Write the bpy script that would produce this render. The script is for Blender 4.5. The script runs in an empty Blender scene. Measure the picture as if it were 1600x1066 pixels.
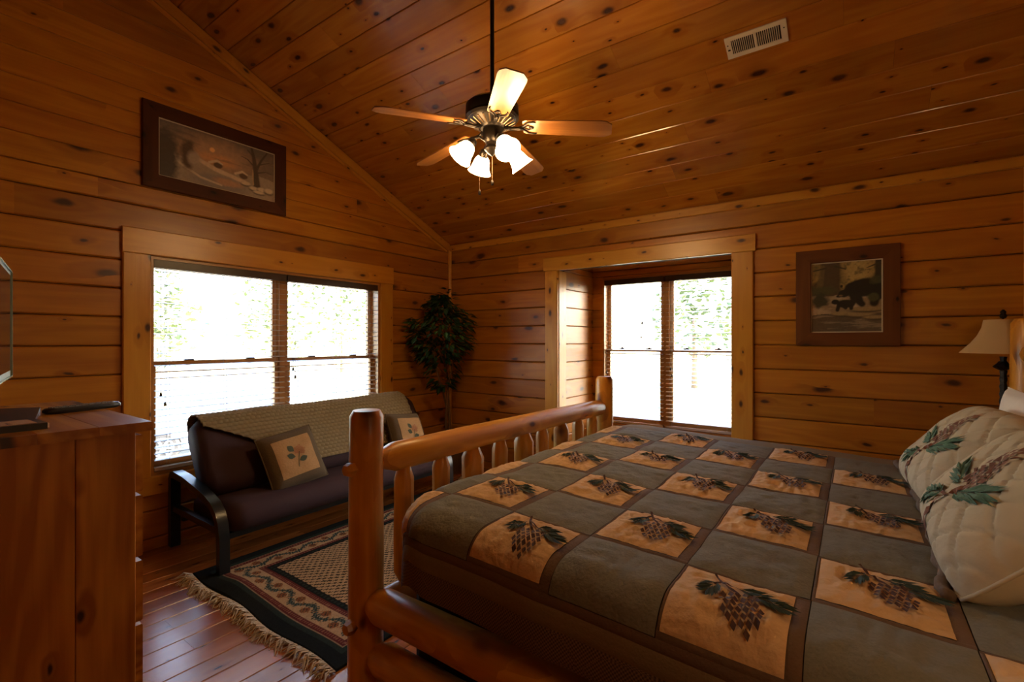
import bpy, math, random
import numpy as np
from mathutils import Matrix, Vector, noise

random.seed(7)
rng = np.random.default_rng(7)
sc = bpy.context.scene
col = sc.collection
PI = math.pi

# ------------------------------------------------------------------ camera
CAMX, CAMY, CAMZ = -4.17, -3.89, 1.42
cam_d = bpy.data.cameras.new('camera')
cam = bpy.data.objects.new('camera', cam_d)
col.objects.link(cam)
cam_d.sensor_width = 36.0
cam_d.lens = 747.0 / 1600.0 * 36.0
cam_d.clip_start = 0.02
cam.location = (CAMX, CAMY, CAMZ)
YAW = math.atan2(535, 747)
cam.rotation_euler = (PI / 2, 0, YAW - PI / 2)
sc.camera = cam

# ------------------------------------------------------------------ world, sun, exposure
SKY_STRENGTH = 2.1
SUN_STRENGTH = 19.0
FAN_EMIT = 38.0
ADDED_LAMP_EMIT = 6.0
w = bpy.data.worlds.new('sky')
sc.world = w
w.use_nodes = True
nt = w.node_tree
bg = nt.nodes['Background']
sky = nt.nodes.new('ShaderNodeTexSky')
sky.sky_type = 'NISHITA'
sky.sun_disc = False
sky.sun_elevation = math.radians(35)
sky.sun_rotation = math.radians(155)
sky.air_density = 1.0
sky.dust_density = 4.0
nt.links.new(sky.outputs[0], bg.inputs[0])
bg.inputs[1].default_value = SKY_STRENGTH
sun_d = bpy.data.lights.new('sun', 'SUN')
sun_d.energy = SUN_STRENGTH
sun_d.angle = math.radians(0.6)
sun_d.color = (1.0, 0.95, 0.87)
sun = bpy.data.objects.new('sun', sun_d)
col.objects.link(sun)
sun.location = (5, -11, 10)
sun.rotation_euler = Vector((-0.34, 0.74, -0.58)).to_track_quat('-Z', 'Y').to_euler()
sc.view_settings.view_transform = 'Standard'
sc.view_settings.look = 'None'
sc.view_settings.exposure = 0.5
sc.view_settings.gamma = 1.0
sc.view_settings.use_curve_mapping = False
try:
    sc.cycles.use_denoising = True
    sc.cycles.sample_clamp_indirect = 6.0
    sc.cycles.max_bounces = 10
    sc.cycles.diffuse_bounces = 5
    sc.cycles.transparent_max_bounces = 16
    sc.cycles.caustics_reflective = False
    sc.cycles.caustics_refractive = False
except Exception:
    pass


def portal(name, loc, rot, sx, sy):
    d = bpy.data.lights.new(name, 'AREA')
    d.shape = 'RECTANGLE'
    d.size, d.size_y = sx, sy
    d.cycles.is_portal = True
    o = bpy.data.objects.new(name, d)
    o.location, o.rotation_euler = loc, rot
    col.objects.link(o)


portal('daylight_portal', (-1.995, 0.20, 1.26), (-PI / 2, 0, 0), 1.95, 1.5)
portal('daylight_portal', (1.0, -2.28, 1.31), (PI / 2, 0, PI / 2), 1.4, 1.62)

# ------------------------------------------------------------------ node helpers / materials
M = {}


def newmat(name):
    m = bpy.data.materials.new(name)
    m.use_nodes = True
    M[name] = m
    t = m.node_tree
    return m, t, t.nodes['Principled BSDF']


def nd(t, kind, **kw):
    n = t.nodes.new(kind)
    for k, v in kw.items():
        if k.startswith('i_'):
            key = k[2:]
            key = int(key) if key.isdigit() else key
            n.inputs[key].default_value = v
        else:
            setattr(n, k, v)
    return n


def math_n(t, op, a, b=None, c=None, clamp=False):
    n = nd(t, 'ShaderNodeMath', operation=op, use_clamp=clamp)
    for i, v in enumerate((a, b, c)):
        if v is None:
            continue
        if isinstance(v, (int, float)):
            n.inputs[i].default_value = v
        else:
            t.links.new(v, n.inputs[i])
    return n.outputs[0]


def mixc(t, fac, a, b, mode='MIX'):
    n = nd(t, 'ShaderNodeMix', data_type='RGBA', blend_type=mode)
    for i, v in ((0, fac), (6, a), (7, b)):
        if isinstance(v, (int, float)):
            n.inputs[i].default_value = v
        elif isinstance(v, tuple):
            n.inputs[i].default_value = (*v, 1) if len(v) == 3 else v
        else:
            t.links.new(v, n.inputs[i])
    return n.outputs[2]


def plain(name, c, rough=0.5, metal=0.0, bump=0.0, bscale=60.0, var=0.0, spec=0.5, coat=0.0, sheen=0.0):
    m, t, p = newmat(name)
    p.inputs['Base Color'].default_value = (*c, 1)
    p.inputs['Roughness'].default_value = rough
    p.inputs['Metallic'].default_value = metal
    p.inputs['Specular IOR Level'].default_value = spec
    p.inputs['Coat Weight'].default_value = coat
    p.inputs['Sheen Weight'].default_value = sheen
    if bump or var:
        tc = nd(t, 'ShaderNodeTexCoord')
        n = nd(t, 'ShaderNodeTexNoise', i_Scale=bscale, i_Detail=3.0)
        t.links.new(tc.outputs['Object'], n.inputs['Vector'])
        if var:
            f = math_n(t, 'MULTIPLY_ADD', n.outputs['Fac'], 2 * var, 1 - var)
            c2 = mixc(t, 1.0, (*c, 1), f, 'MULTIPLY')
            t.links.new(c2, p.inputs['Base Color'])
        if bump:
            b = nd(t, 'ShaderNodeBump', i_Strength=bump, i_Distance=0.01)
            t.links.new(n.outputs['Fac'], b.inputs['Height'])
            t.links.new(b.outputs[0], p.inputs['Normal'])
    return m


def pine(name, light, dark, knot, rough=0.35, coat=0.25, knots=1.0, var=0.22, kx=2.6, ky=5.5, spec=0.5,
         red=(0.36, 0.105, 0.012), grain=1.0, flat=True, bump=.25, fine=70.0, coat_rough=.25):
    """varnished knotty pine; the grain runs along the object's local X"""
    m, t, p = newmat(name)
    L = t.links.new
    tc = nd(t, 'ShaderNodeTexCoord')
    oi = nd(t, 'ShaderNodeObjectInfo')
    off = nd(t, 'ShaderNodeVectorMath', operation='SCALE')
    off.inputs[0].default_value = (37.3, 11.7, 5.1)
    L(oi.outputs['Random'], off.inputs['Scale'])
    add = nd(t, 'ShaderNodeVectorMath', operation='ADD')
    L(tc.outputs['Object'], add.inputs[0])
    L(off.outputs[0], add.inputs[1])
    vec = add.outputs[0]
    # knots
    mk = nd(t, 'ShaderNodeMapping')
    mk.inputs['Scale'].default_value = (kx, ky, ky)
    L(vec, mk.inputs['Vector'])
    dn_ = nd(t, 'ShaderNodeTexNoise', i_Scale=9.0, i_Detail=2.0)
    L(vec, dn_.inputs['Vector'])
    dv_ = nd(t, 'ShaderNodeVectorMath', operation='MULTIPLY_ADD')
    L(dn_.outputs['Color'], dv_.inputs[0])
    dv_.inputs[1].default_value = (.16, .16, .0)
    L(mk.outputs[0], dv_.inputs[2])
    vo = nd(t, 'ShaderNodeTexVoronoi', feature='F1', voronoi_dimensions='2D' if flat else '3D', i_Scale=1.0)
    L(dv_.outputs[0], vo.inputs['Vector'])
    sep = nd(t, 'ShaderNodeSeparateColor')
    L(vo.outputs['Color'], sep.inputs[0])
    size = math_n(t, 'MULTIPLY_ADD', math_n(t, 'POWER', sep.outputs[0], 2.2), 0.17 * knots, 0.028 * knots)
    keep = math_n(t, 'GREATER_THAN', sep.outputs[1], 0.34)
    size = math_n(t, 'MULTIPLY', size, keep)
    rel = math_n(t, 'DIVIDE', vo.outputs['Distance'], math_n(t, 'MAXIMUM', size, 0.001))
    core = nd(t, 'ShaderNodeMapRange', interpolation_type='SMOOTHSTEP')
    core.inputs[1].default_value, core.inputs[2].default_value = 0.35, 1.15
    core.inputs[3].default_value, core.inputs[4].default_value = 1.0, 0.0
    L(rel, core.inputs[0])
    halo = nd(t, 'ShaderNodeMapRange', interpolation_type='SMOOTHSTEP')
    halo.inputs[1].default_value, halo.inputs[2].default_value = 0.8, 3.6
    halo.inputs[3].default_value, halo.inputs[4].default_value = 1.0, 0.0
    L(rel, halo.inputs[0])
    # cathedral grain bent round the knots
    ns = nd(t, 'ShaderNodeTexNoise', i_Scale=1.0, i_Detail=2.0)
    m1 = nd(t, 'ShaderNodeMapping')
    m1.inputs['Scale'].default_value = (0.8, 6.0, 6.0)
    L(vec, m1.inputs['Vector'])
    L(m1.outputs[0], ns.inputs['Vector'])
    ph = math_n(t, 'MULTIPLY_ADD', ns.outputs['Fac'], 34.0, math_n(t, 'MULTIPLY', halo.outputs[0], 5.0))
    wv = math_n(t, 'MULTIPLY_ADD', math_n(t, 'SINE', ph), 0.5, 0.5)
    # fine streaks
    nf = nd(t, 'ShaderNodeTexNoise', i_Scale=1.0, i_Detail=4.0)
    m2 = nd(t, 'ShaderNodeMapping')
    m2.inputs['Scale'].default_value = (2.2, fine, fine)
    L(vec, m2.inputs['Vector'])
    L(m2.outputs[0], nf.inputs['Vector'])
    # broad tone
    nb = nd(t, 'ShaderNodeTexNoise', i_Scale=1.0, i_Detail=2.0)
    m3 = nd(t, 'ShaderNodeMapping')
    m3.inputs['Scale'].default_value = (0.7, 5.0, 5.0)
    L(vec, m3.inputs['Vector'])
    L(m3.outputs[0], nb.inputs['Vector'])
    g = math_n(t, 'MULTIPLY_ADD', wv, 0.30 * grain, math_n(t, 'MULTIPLY', nf.outputs['Fac'], 0.50 * grain))
    g = math_n(t, 'ADD', g, math_n(t, 'MULTIPLY_ADD', nb.outputs['Fac'], 0.9, -0.42), clamp=True)
    c = mixc(t, g, light, dark)
    wn = nd(t, 'ShaderNodeTexWhiteNoise', noise_dimensions='1D')
    L(math_n(t, 'MULTIPLY', oi.outputs['Random'], 91.7), wn.inputs['W'])
    c = mixc(t, math_n(t, 'MULTIPLY', wn.outputs['Value'], 0.4), c, red)
    v = math_n(t, 'MULTIPLY_ADD', oi.outputs['Random'], 2 * var, 1 - var)
    c = mixc(t, 1.0, c, v, 'MULTIPLY')
    c = mixc(t, math_n(t, 'MULTIPLY', halo.outputs[0], 0.55), c, (dark[0] * .8, dark[1] * .7, dark[2] * .6))
    c = mixc(t, core.outputs[0], c, knot)
    L(c, p.inputs['Base Color'])
    p.inputs['Roughness'].default_value = rough
    p.inputs['Coat Weight'].default_value = coat
    p.inputs['Coat Roughness'].default_value = coat_rough
    p.inputs['Specular IOR Level'].default_value = spec
    b = nd(t, 'ShaderNodeBump', i_Strength=bump, i_Distance=0.004)
    L(math_n(t, 'SUBTRACT', math_n(t, 'MULTIPLY', nb.outputs['Fac'], 1.5), g), b.inputs['Height'])
    L(b.outputs[0], p.inputs['Normal'])
    return m


KN = (0.055, 0.014, 0.004)
pine('wall_pine', (0.57, 0.250, 0.020), (0.35, 0.115, 0.007), KN, rough=0.36, coat=0.2, var=0.16, grain=1.25)
pine('ceiling_pine', (0.56, 0.245, 0.022), (0.35, 0.115, 0.008), KN, rough=0.25, coat=1.0, coat_rough=.13, kx=3.8, ky=7.5, var=0.14, bump=.10, grain=1.2)
pine('trim_pine', (0.74, 0.385, 0.044), (0.54, 0.225, 0.018), KN, rough=0.34, kx=4, ky=9, var=0.08)
pine('floor_pine', (0.44, 0.155, 0.036), (0.27, 0.072, 0.014), (0.05, 0.012, 0.005), rough=0.25, coat=0.5, kx=3.0, ky=11, knots=.7,
     var=0.22)
pine('log_pine', (0.78, 0.410, 0.050), (0.50, 0.200, 0.016), (0.07, 0.016, 0.005), rough=0.40, coat=0.15, kx=4.5, ky=9.0,
     knots=2.3, var=0.05, flat=False, grain=1.6, red=(0.54, 0.22, 0.02), spec=0.4)
pine('dresser_pine', (0.76, 0.400, 0.060), (0.30, 0.105, 0.010), (0.030, 0.009, 0.003), rough=0.42, coat=0.1, kx=2.6, ky=6.5,
     grain=1.7, var=0.08, fine=42.0, red=(0.46, 0.17, 0.016))
pine('frame_wood', (0.095, 0.024, 0.006), (0.045, 0.011, 0.003), (0.012, 0.004, 0.002), rough=0.55, kx=4, ky=8, var=0.1,
     red=(0.07, 0.016, 0.004), coat=0.0, spec=0.25)
pine('bear_frame_wood', (0.17, 0.055, 0.012), (0.085, 0.024, 0.005), (0.016, 0.005, 0.002), rough=0.5, kx=4, ky=8, var=0.1,
     red=(0.11, 0.030, 0.006), coat=0.0, spec=0.3)
pine('sash_wood', (0.46, 0.22, 0.055), (0.32, 0.13, 0.026), (0.10, 0.03, 0.01), rough=0.35, var=0.06, knots=0.3)
pine('blade_wood', (0.46, 0.205, 0.050), (0.20, 0.070, 0.014), (0.2, 0.07, 0.02), rough=0.35, knots=0.0, var=0.03, grain=2.0,
     red=(0.36, 0.14, 0.03))
plain('core', (0.05, 0.02, 0.006), 0.9)
plain('slat_wood', (0.58, 0.47, 0.37), 0.2, coat=1.0)
plain('valance_wood', (0.045, 0.022, 0.012), 0.35)
plain('cord', (0.35, 0.28, 0.2), 0.8)
plain('tassel', (0.02, 0.012, 0.008), 0.5)
plain('bronze', (0.025, 0.018, 0.013), 0.32, metal=0.7, bump=0.1)
plain('bronze_edge', (0.22, 0.14, 0.075), 0.35, metal=0.8)
plain('black_metal', (0.012, 0.015, 0.016), 0.28, metal=0.2)
plain('black_plastic', (0.012, 0.012, 0.013), 0.4)
plain('button_grey', (0.22, 0.2, 0.18), 0.5)
plain('tv_edge', (0.45, 0.62, 0.52), 0.25, metal=0.4)
plain('tv_screen', (0.012, 0.012, 0.014), 0.08)
plain('vent_white', (0.74, 0.66, 0.50), 0.5)
plain('vent_dark', (0.02, 0.016, 0.012), 0.9)
plain('maroon_cloth', (0.040, 0.015, 0.019), 0.85, bump=0.15, bscale=400, var=0.1)
plain('knit_wool', (0.25, 0.195, 0.105), 0.95, bump=0.3, bscale=220, var=0.12)
plain('tan_cloth', (0.62, 0.42, 0.225), 0.9, bump=0.5, bscale=50, var=0.10)
plain('grey_linen', (0.165, 0.165, 0.132), 0.9, bump=0.25, bscale=120, var=0.18)
plain('brown_strip', (0.135, 0.085, 0.052), 0.9, bump=0.2, bscale=150, var=0.1)
plain('olive_band', (0.20, 0.155, 0.085), 0.9, bump=0.2, bscale=150, var=0.1)
plain('dark_backing', (0.05, 0.036, 0.026), 0.95)
plain('skirt_cloth', (0.022, 0.012, 0.010), 0.95, var=0.15, bscale=20)
plain('sheet_cream', (0.62, 0.47, 0.27), 0.9, bump=0.1, bscale=20)
plain('sham_cloth', (0.50, 0.43, 0.30), 0.9, bump=0.25, bscale=30, var=0.08)
plain('white_cotton', (0.78, 0.72, 0.66), 0.9, bump=0.15, bscale=25)
plain('stitch_green', (0.022, 0.045, 0.033), 0.8, var=0.3, bscale=200)
plain('sham_green', (0.075, 0.15, 0.085), 0.8, var=0.3, bscale=150)
plain('stitch_brown', (0.060, 0.022, 0.014), 0.8, var=0.3, bscale=200)
plain('sham_brown', (0.20, 0.085, 0.05), 0.8, var=0.3, bscale=200)
plain('cushion_border', (0.115, 0.082, 0.045), 0.95, bump=0.2, bscale=150, var=0.15)
plain('cushion_center', (0.42, 0.255, 0.115), 0.9, bump=0.2, bscale=80, var=0.18)
plain('cushion_leaf', (0.06, 0.075, 0.045), 0.9, var=0.2)
plain('cushion_flower', (0.34, 0.13, 0.06), 0.9, var=0.3, bscale=180)
plain('shade_cloth', (0.56, 0.38, 0.19), 0.85, bump=0.1, bscale=200)
plain('lamp_iron', (0.018, 0.012, 0.009), 0.45, metal=0.5, bump=0.6, bscale=90)
plain('fringe_wool', (0.50, 0.40, 0.27), 0.95, var=0.25, bscale=80)
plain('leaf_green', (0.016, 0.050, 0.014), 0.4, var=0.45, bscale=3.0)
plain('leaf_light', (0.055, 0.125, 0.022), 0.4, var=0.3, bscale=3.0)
plain('ficus_bark', (0.17, 0.085, 0.035), 0.8, bump=0.4, bscale=60, var=0.3)
plain('basket', (0.10, 0.048, 0.02), 0.85, bump=0.7, bscale=70, var=0.3)
plain('soil', (0.02, 0.013, 0.009), 1.0, bump=0.8, bscale=60)
plain('card_tan', (0.55, 0.32, 0.14), 0.7)
plain('mat_cream', (0.60, 0.52, 0.40), 0.8)
plain('car_paint', (0.75, 0.78, 0.80), 0.25, coat=0.6)
plain('car_glass', (0.10, 0.13, 0.19), 0.06)
plain('tyre', (0.03, 0.03, 0.03), 0.8)
plain('alloy', (0.7, 0.7, 0.7), 0.3, metal=0.6)
plain('gravel', (0.62, 0.60, 0.55), 0.95, bump=0.5, bscale=8, var=0.15)
plain('lawn', (0.46, 0.45, 0.28), 0.95, var=0.25, bscale=2)
plain('tree_leaf', (0.115, 0.155, 0.07), 0.8, var=0.4, bscale=5)
plain('tree_bark', (0.22, 0.15, 0.10), 0.9, var=0.3)
plain('siding', (0.35, 0.2, 0.1), 0.8)

# woven hem band
m, t, p = newmat('woven_band')
tc = nd(t, 'ShaderNodeTexCoord')
ck = nd(t, 'ShaderNodeTexChecker', i_Scale=190.0)
t.links.new(tc.outputs['Object'], ck.inputs['Vector'])
ck.inputs[1].default_value = (0.19, 0.115, 0.060, 1)
ck.inputs[2].default_value = (0.065, 0.040, 0.024, 1)
t.links.new(ck.outputs[0], p.inputs['Base Color'])
p.inputs['Roughness'].default_value = 0.95

# glass pane: clear, with a faint mirror at grazing angles
m, t, p = newmat('glass')
t.nodes.remove(p)
tr = nd(t, 'ShaderNodeBsdfTransparent')
gl = nd(t, 'ShaderNodeBsdfGlossy', i_Roughness=0.02)
fr = nd(t, 'ShaderNodeFresnel', i_IOR=1.25)
mx = nd(t, 'ShaderNodeMixShader')
t.links.new(fr.outputs[0], mx.inputs[0])
t.links.new(tr.outputs[0], mx.inputs[1])
t.links.new(gl.outputs[0], mx.inputs[2])
t.links.new(mx.outputs[0], t.nodes['Material Output'].inputs[0])

# lit frosted lamp glass
m, t, p = newmat('lit_glass')
p.inputs['Base Color'].default_value = (0.9, 0.82, 0.7, 1)
p.inputs['Emission Color'].default_value = (1.0, 0.64, 0.29, 1)
p.inputs['Emission Strength'].default_value = FAN_EMIT

m, t, p = newmat('added_lamp_glow')  # glowing shade of the unseen lamp added beside the bed
p.inputs['Base Color'].default_value = (0.56, 0.38, 0.19, 1)
p.inputs['Emission Color'].default_value = (1.0, 0.68, 0.36, 1)
p.inputs['Emission Strength'].default_value = ADDED_LAMP_EMIT

# colours carried by the mesh (printed pictures, woven rug)
for nm, ro in (('print_paper', 0.35), ('rug_wool', 0.97)):
    m, t, p = newmat(nm)
    at = nd(t, 'ShaderNodeVertexColor', layer_name='Col')
    t.links.new(at.outputs[0], p.inputs['Base Color'])
    p.inputs['Roughness'].default_value = ro
    if nm == 'rug_wool':
        p.inputs['Specular IOR Level'].default_value = 0.1


# ------------------------------------------------------------------ mesh helpers
class MB:
    def __init__(s):
        s.v, s.f, s.m = [], [], []

    def add(s, v, f, mi=0):
        o = len(s.v)
        s.v += [tuple(q) for q in v]
        s.f += [tuple(i + o for i in q) for q in f]
        s.m += [mi] * len(f)
        return s

    def box(s, a, b, mi=0):
        x0, y0, z0 = a
        x1, y1, z1 = b
        return s.add([(x0, y0, z0), (x1, y0, z0), (x1, y1, z0), (x0, y1, z0), (x0, y0, z1), (x1, y0, z1), (x1, y1, z1), (x0, y1, z1)],
                     [(0, 3, 2, 1), (4, 5, 6, 7), (0, 1, 5, 4), (1, 2, 6, 5), (2, 3, 7, 6), (3, 0, 4, 7)], mi)

    def lathe(s, prof, n=20, axis='z', mi=0, c=(0, 0, 0), cap=True, wob=0.0, seed=0):
        """prof: (r, h) list"""
        v = []
        for j, (r, h) in enumerate(prof):
            for k in range(n):
                a = 2 * PI * k / n
                rr = r
                if wob:
                    rr *= 1 + wob * noise.noise((math.cos(a) * 1.3 + seed, math.sin(a) * 1.3, h * 2.2 + seed * 3.1))
                p_, q_ = rr * math.cos(a), rr * math.sin(a)
                v.append((p_ + c[0], q_ + c[1], h + c[2]) if axis == 'z' else (h + c[0], p_ + c[1], q_ + c[2]))
        f = []
        for j in range(len(prof) - 1):
            for k in range(n):
                a, b = j * n + k, j * n + (k + 1) % n
                f.append((a, b, b + n, a + n))
        if cap:
            f.append(tuple(range(n - 1, -1, -1)))
            f.append(tuple(range((len(prof) - 1) * n, len(prof) * n)))
        return s.add(v, f, mi)

    def tube(s, pts, r, n=8, mi=0, rs=None):
        pts = [Vector(p_) for p_ in pts]
        v, f = [], []
        up = Vector((0.123, 0.31, 0.94))
        for i, p_ in enumerate(pts):
            d = (pts[min(i + 1, len(pts) - 1)] - pts[max(i - 1, 0)]).normalized()
            if abs(d.dot(up)) > 0.98:
                up = Vector((1, 0, 0))
            a = d.cross(up).normalized()
            b = a.cross(d)
            rr = rs[i] if rs else r
            for k in range(n):
                q_ = 2 * PI * k / n
                v.append(p_ + (a * math.cos(q_) + b * math.sin(q_)) * rr)
        for j in range(len(pts) - 1):
            for k in range(n):
                a, b = j * n + k, j * n + (k + 1) % n
                f.append((a, a + n, b + n, b))
        f.append(tuple(range(n)))
        f.append(tuple(range(len(pts) * n - 1, (len(pts) - 1) * n - 1, -1)))
        return s.add(v, f, mi)

    def prism(s, poly, z0, z1, mi=0):
        """poly in XY extruded along z"""
        n = len(poly)
        v = [(x, y, z0) for x, y in poly] + [(x, y, z1) for x, y in poly]
        f = [tuple(range(n - 1, -1, -1)), tuple(range(n, 2 * n))]
        f += [(k, (k + 1) % n, (k + 1) % n + n, k + n) for k in range(n)]
        return s.add(v, f, mi)

    def grid(s, fn, nu, nv, mi=0):
        v = [fn(i / nu, j / nv) for j in range(nv + 1) for i in range(nu + 1)]
        f = [(j * (nu + 1) + i, j * (nu + 1) + i + 1, (j + 1) * (nu + 1) + i + 1, (j + 1) * (nu + 1) + i)
             for j in range(nv) for i in range(nu)]
        return s.add(v, f, mi)

    def build(s, name, mat, parent=None, mw=None, smooth=False):
        me = bpy.data.meshes.new(name)
        me.from_pydata(s.v, [], s.f)
        for q in (mat if isinstance(mat, (list, tuple)) else [mat]):
            me.materials.append(M[q])
        if any(s.m):
            me.polygons.foreach_set('material_index', s.m)
        if smooth:
            me.polygons.foreach_set('use_smooth', [True] * len(me.polygons))
            if smooth != 'all':
                try:
                    me.set_sharp_from_angle(angle=math.radians(smooth if smooth is not True else 40))
                except Exception:
                    pass
        me.update()
        return link(name, me, parent, mw)


def link(name, me, parent=None, mw=None):
    o = bpy.data.objects.new(name, me)
    col.objects.link(o)
    if parent is not None:
        o.parent = parent
    if mw is not None:
        o.matrix_local = mw
    return o


def empty(name, loc=(0, 0, 0), rz=0.0, mw=None):
    o = bpy.data.objects.new(name, None)
    o.empty_display_size = 0.1
    col.objects.link(o)
    if mw is not None:
        o.matrix_world = mw
    else:
        o.location = loc
        o.rotation_euler = (0, 0, rz)
    return o


def tag(o, label, cat, group=None):
    o['label'] = label
    o['category'] = cat
    if group:
        o['group'] = group
    return o


def struct(o, label=None):
    o['kind'] = 'structure'
    if label:
        o['label'] = label
    return o


def frame(o, x, y, z):
    m_ = Matrix.Identity(4)
    for i, a in enumerate((x, y, z)):
        for j in range(3):
            m_[j][i] = a[j]
    for j in range(3):
        m_[j][3] = o[j]
    return m_


def board(parent, mw, L, wd, th, mat, name='board', s0=(0, 0), s1=(0, 0), ch=0.006, gap=0.0015):
    """plank along local X with chamfered long edges; s0/s1 shift the ends at the lower / upper edge"""
    pr = [(gap, 0), (wd - gap, 0), (wd - gap, th - ch), (wd - gap - ch, th), (gap + ch, th), (gap, th - ch)]
    v = []
    for e in (0, 1):
        for (y, z) in pr:
            k = y / wd
            x = (s0[0] * (1 - k) + s0[1] * k) if e == 0 else L + (s1[0] * (1 - k) + s1[1] * k)
            v.append((x, y, z))
    f = [(5, 4, 3, 2, 1, 0), (6, 7, 8, 9, 10, 11)]
    f += [(k, (k + 1) % 6, (k + 1) % 6 + 6, k + 6) for k in range(6)]
    return MB().add(v, f).build(name, mat, parent, mw)


def log_along(parent, name, p0, p1, r0, r1, prof_ends=(0.02, 0.02), mat='log_pine', n=16, wob=0.09, bow=0.006, tip=(0.75, 0.75), seed=None):
    """peeled log from p0 to p1; its mesh runs along local X"""
    p0, p1 = Vector(p0), Vector(p1)
    L = (p1 - p0).length
    x = (p1 - p0).normalized()
    up = Vector((0, 0, 1)) if abs(x.z) < 0.9 else Vector((0, 1, 0))
    y = up.cross(x).normalized()
    z = x.cross(y)
    seed = random.uniform(0, 50) if seed is None else seed
    e0, e1 = prof_ends
    hs = [0, e0] + [e0 + (L - e0 - e1) * k / 9 for k in range(1, 9)] + [L - e1, L]
    prof = []
    for i, h in enumerate(hs):
        r = r0 + (r1 - r0) * h / L
        if i == 0:
            r *= tip[0]
        if i == len(hs) - 1:
            r *= tip[1]
        prof.append((r, h))
    b = MB().lathe(prof, n, axis='x', wob=wob, seed=seed)
    b.v = [(vx, vy + bow * math.sin(PI * vx / L) * math.sin(seed), vz + bow * math.sin(PI * vx / L) * math.cos(seed)) for vx, vy, vz in b.v]
    return b.build(name, mat, parent, frame(p0, x, y, z), smooth=38)


# ------------------------------------------------------------------ room shell
XW, YS = -5.2, -4.8            # hidden west and south walls
EAVE, SL = 2.55, 0.435         # ceiling z = EAVE - SL * x


def ceil_z(x):
    return EAVE - SL * x


TH = 0.022
low_rows = [-0.02, 0.074, 0.262, 0.45, 0.638, 0.826, 1.014, 1.202, 1.39, 1.578, 1.766, 1.954, 2.142, 2.33]
gable_rows = low_rows + [2.464, 2.62, 2.783, 2.94, 3.10, 3.26, 3.42, 3.58, 3.74, 3.90, 4.06, 4.22, 4.38, 4.54, 4.70, 4.82]
right_rows = low_rows + [2.52, 2.60]


def rects_minus(r, hole):
    """clip rectangle (a0,a1,z0,z1) by a hole into the pieces round it"""
    a0, a1, z0, z1 = r
    h0, h1, g0, g1 = hole
    if h1 <= a0 or h0 >= a1 or g1 <= z0 or g0 >= z1:
        return [r]
    out = []
    if a0 < h0:
        out.append((a0, h0, z0, z1))
    if a1 > h1:
        out.append((h1, a1, z0, z1))
    b0, b1 = max(a0, h0), min(a1, h1)
    if z0 < g0:
        out.append((b0, b1, z0, g0))
    if z1 > g1:
        out.append((b0, b1, g1, z1))
    return out


# floor ------------------------------------------------------------
fl = struct(MB().box((XW - .1, YS - .1, -0.16), (0.02, 0.1, -0.02)).box((0.02, -3.10, -0.16), (0.92, -1.46, -0.02)).build('floor', 'core'),
            'reddish varnished pine plank floor')
y = YS
r_ = random.Random(3)
while y < 0.02:
    x0 = XW
    x1end = 0.80 if -3.12 < y < -1.5 else 0.0
    cuts = sorted([XW + r_.uniform(0.6, 2.2), XW + r_.uniform(2.9, 4.6)]) + [x1end]
    for x1 in cuts:
        board(fl, frame((x0, y, -0.02), (1, 0, 0), (0, 1, 0), (0, 0, 1)), x1 - x0 - 0.001, 0.13, 0.02, 'floor_pine', ch=0.003, gap=0.0012)
        x0 = x1
    y += 0.13

# gable wall with the double window (left in the photo) -------------
W1 = (-2.96, -1.03, 0.50, 2.00)
b = MB()
for q in rects_minus((XW - .1, 0.1, -0.1, EAVE), W1):
    b.box((q[0], TH, q[2]), (q[1], 0.15, q[3]))
b.v += [(XW - .1, TH, EAVE), (0.1, TH, EAVE), (XW - .1, TH, ceil_z(XW - .1) + .05), (XW - .1, 0.15, EAVE), (0.1, 0.15, EAVE), (XW - .1, 0.15, ceil_z(XW - .1) + .05)]
n0 = len(b.v) - 6
b.f += [(n0, n0 + 1, n0 + 2), (n0 + 3, n0 + 5, n0 + 4), (n0, n0 + 2, n0 + 5, n0 + 3), (n0 + 1, n0 + 4, n0 + 5, n0 + 2)]
b.m += [0] * 4
wl = struct(b.build('wall_left', 'core'), 'knotty pine gable wall with the double window')


def gable_wall(parent, yface, facing, rows, hole, joints):
    for z0, z1 in zip(rows[:-1], rows[1:]):
        def xm(z):
            return 0.0 if z <= EAVE else -(z - EAVE) / SL
        pieces = rects_minus((XW, 0.0, z0, z1), hole) if hole else [(XW, 0.0, z0, z1)]
        for (a0, a1, c0, c1) in pieces:
            cuts = [a0] + [j for j, zz in joints if c0 < zz < c1 and a0 < j < a1] + [a1]
            for k in range(len(cuts) - 1):
                s, e = cuts[k], cuts[k + 1]
                eb, et = min(e, xm(c0)), min(e, xm(c1))
                if eb - s < 0.02:
                    continue
                et = max(et, s + 0.001)
                if facing < 0:
                    mw = frame((s, yface + TH, c0), (1, 0, 0), (0, 0, 1), (0, -1, 0))
                    board(parent, mw, eb - s, c1 - c0, TH, 'wall_pine', s1=(0, et - eb), ch=.008 if c1 < 2.47 else .004, gap=.0025 if c1 < 2.47 else .001)
                else:
                    mw = frame((eb, yface - TH, c0), (-1, 0, 0), (0, 0, 1), (0, 1, 0))
                    board(parent, mw, eb - s, c1 - c0, TH, 'wall_pine', s0=(0, eb - et))


gable_wall(wl, 0.0, -1, gable_rows, W1, [(-3.608, 2.22), (-3.237, 2.40), (-1.30, 2.70), (-3.9, 1.1), (-2.2, 3.18), (-3.4, 3.5), (-4.1, 2.86)])

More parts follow.
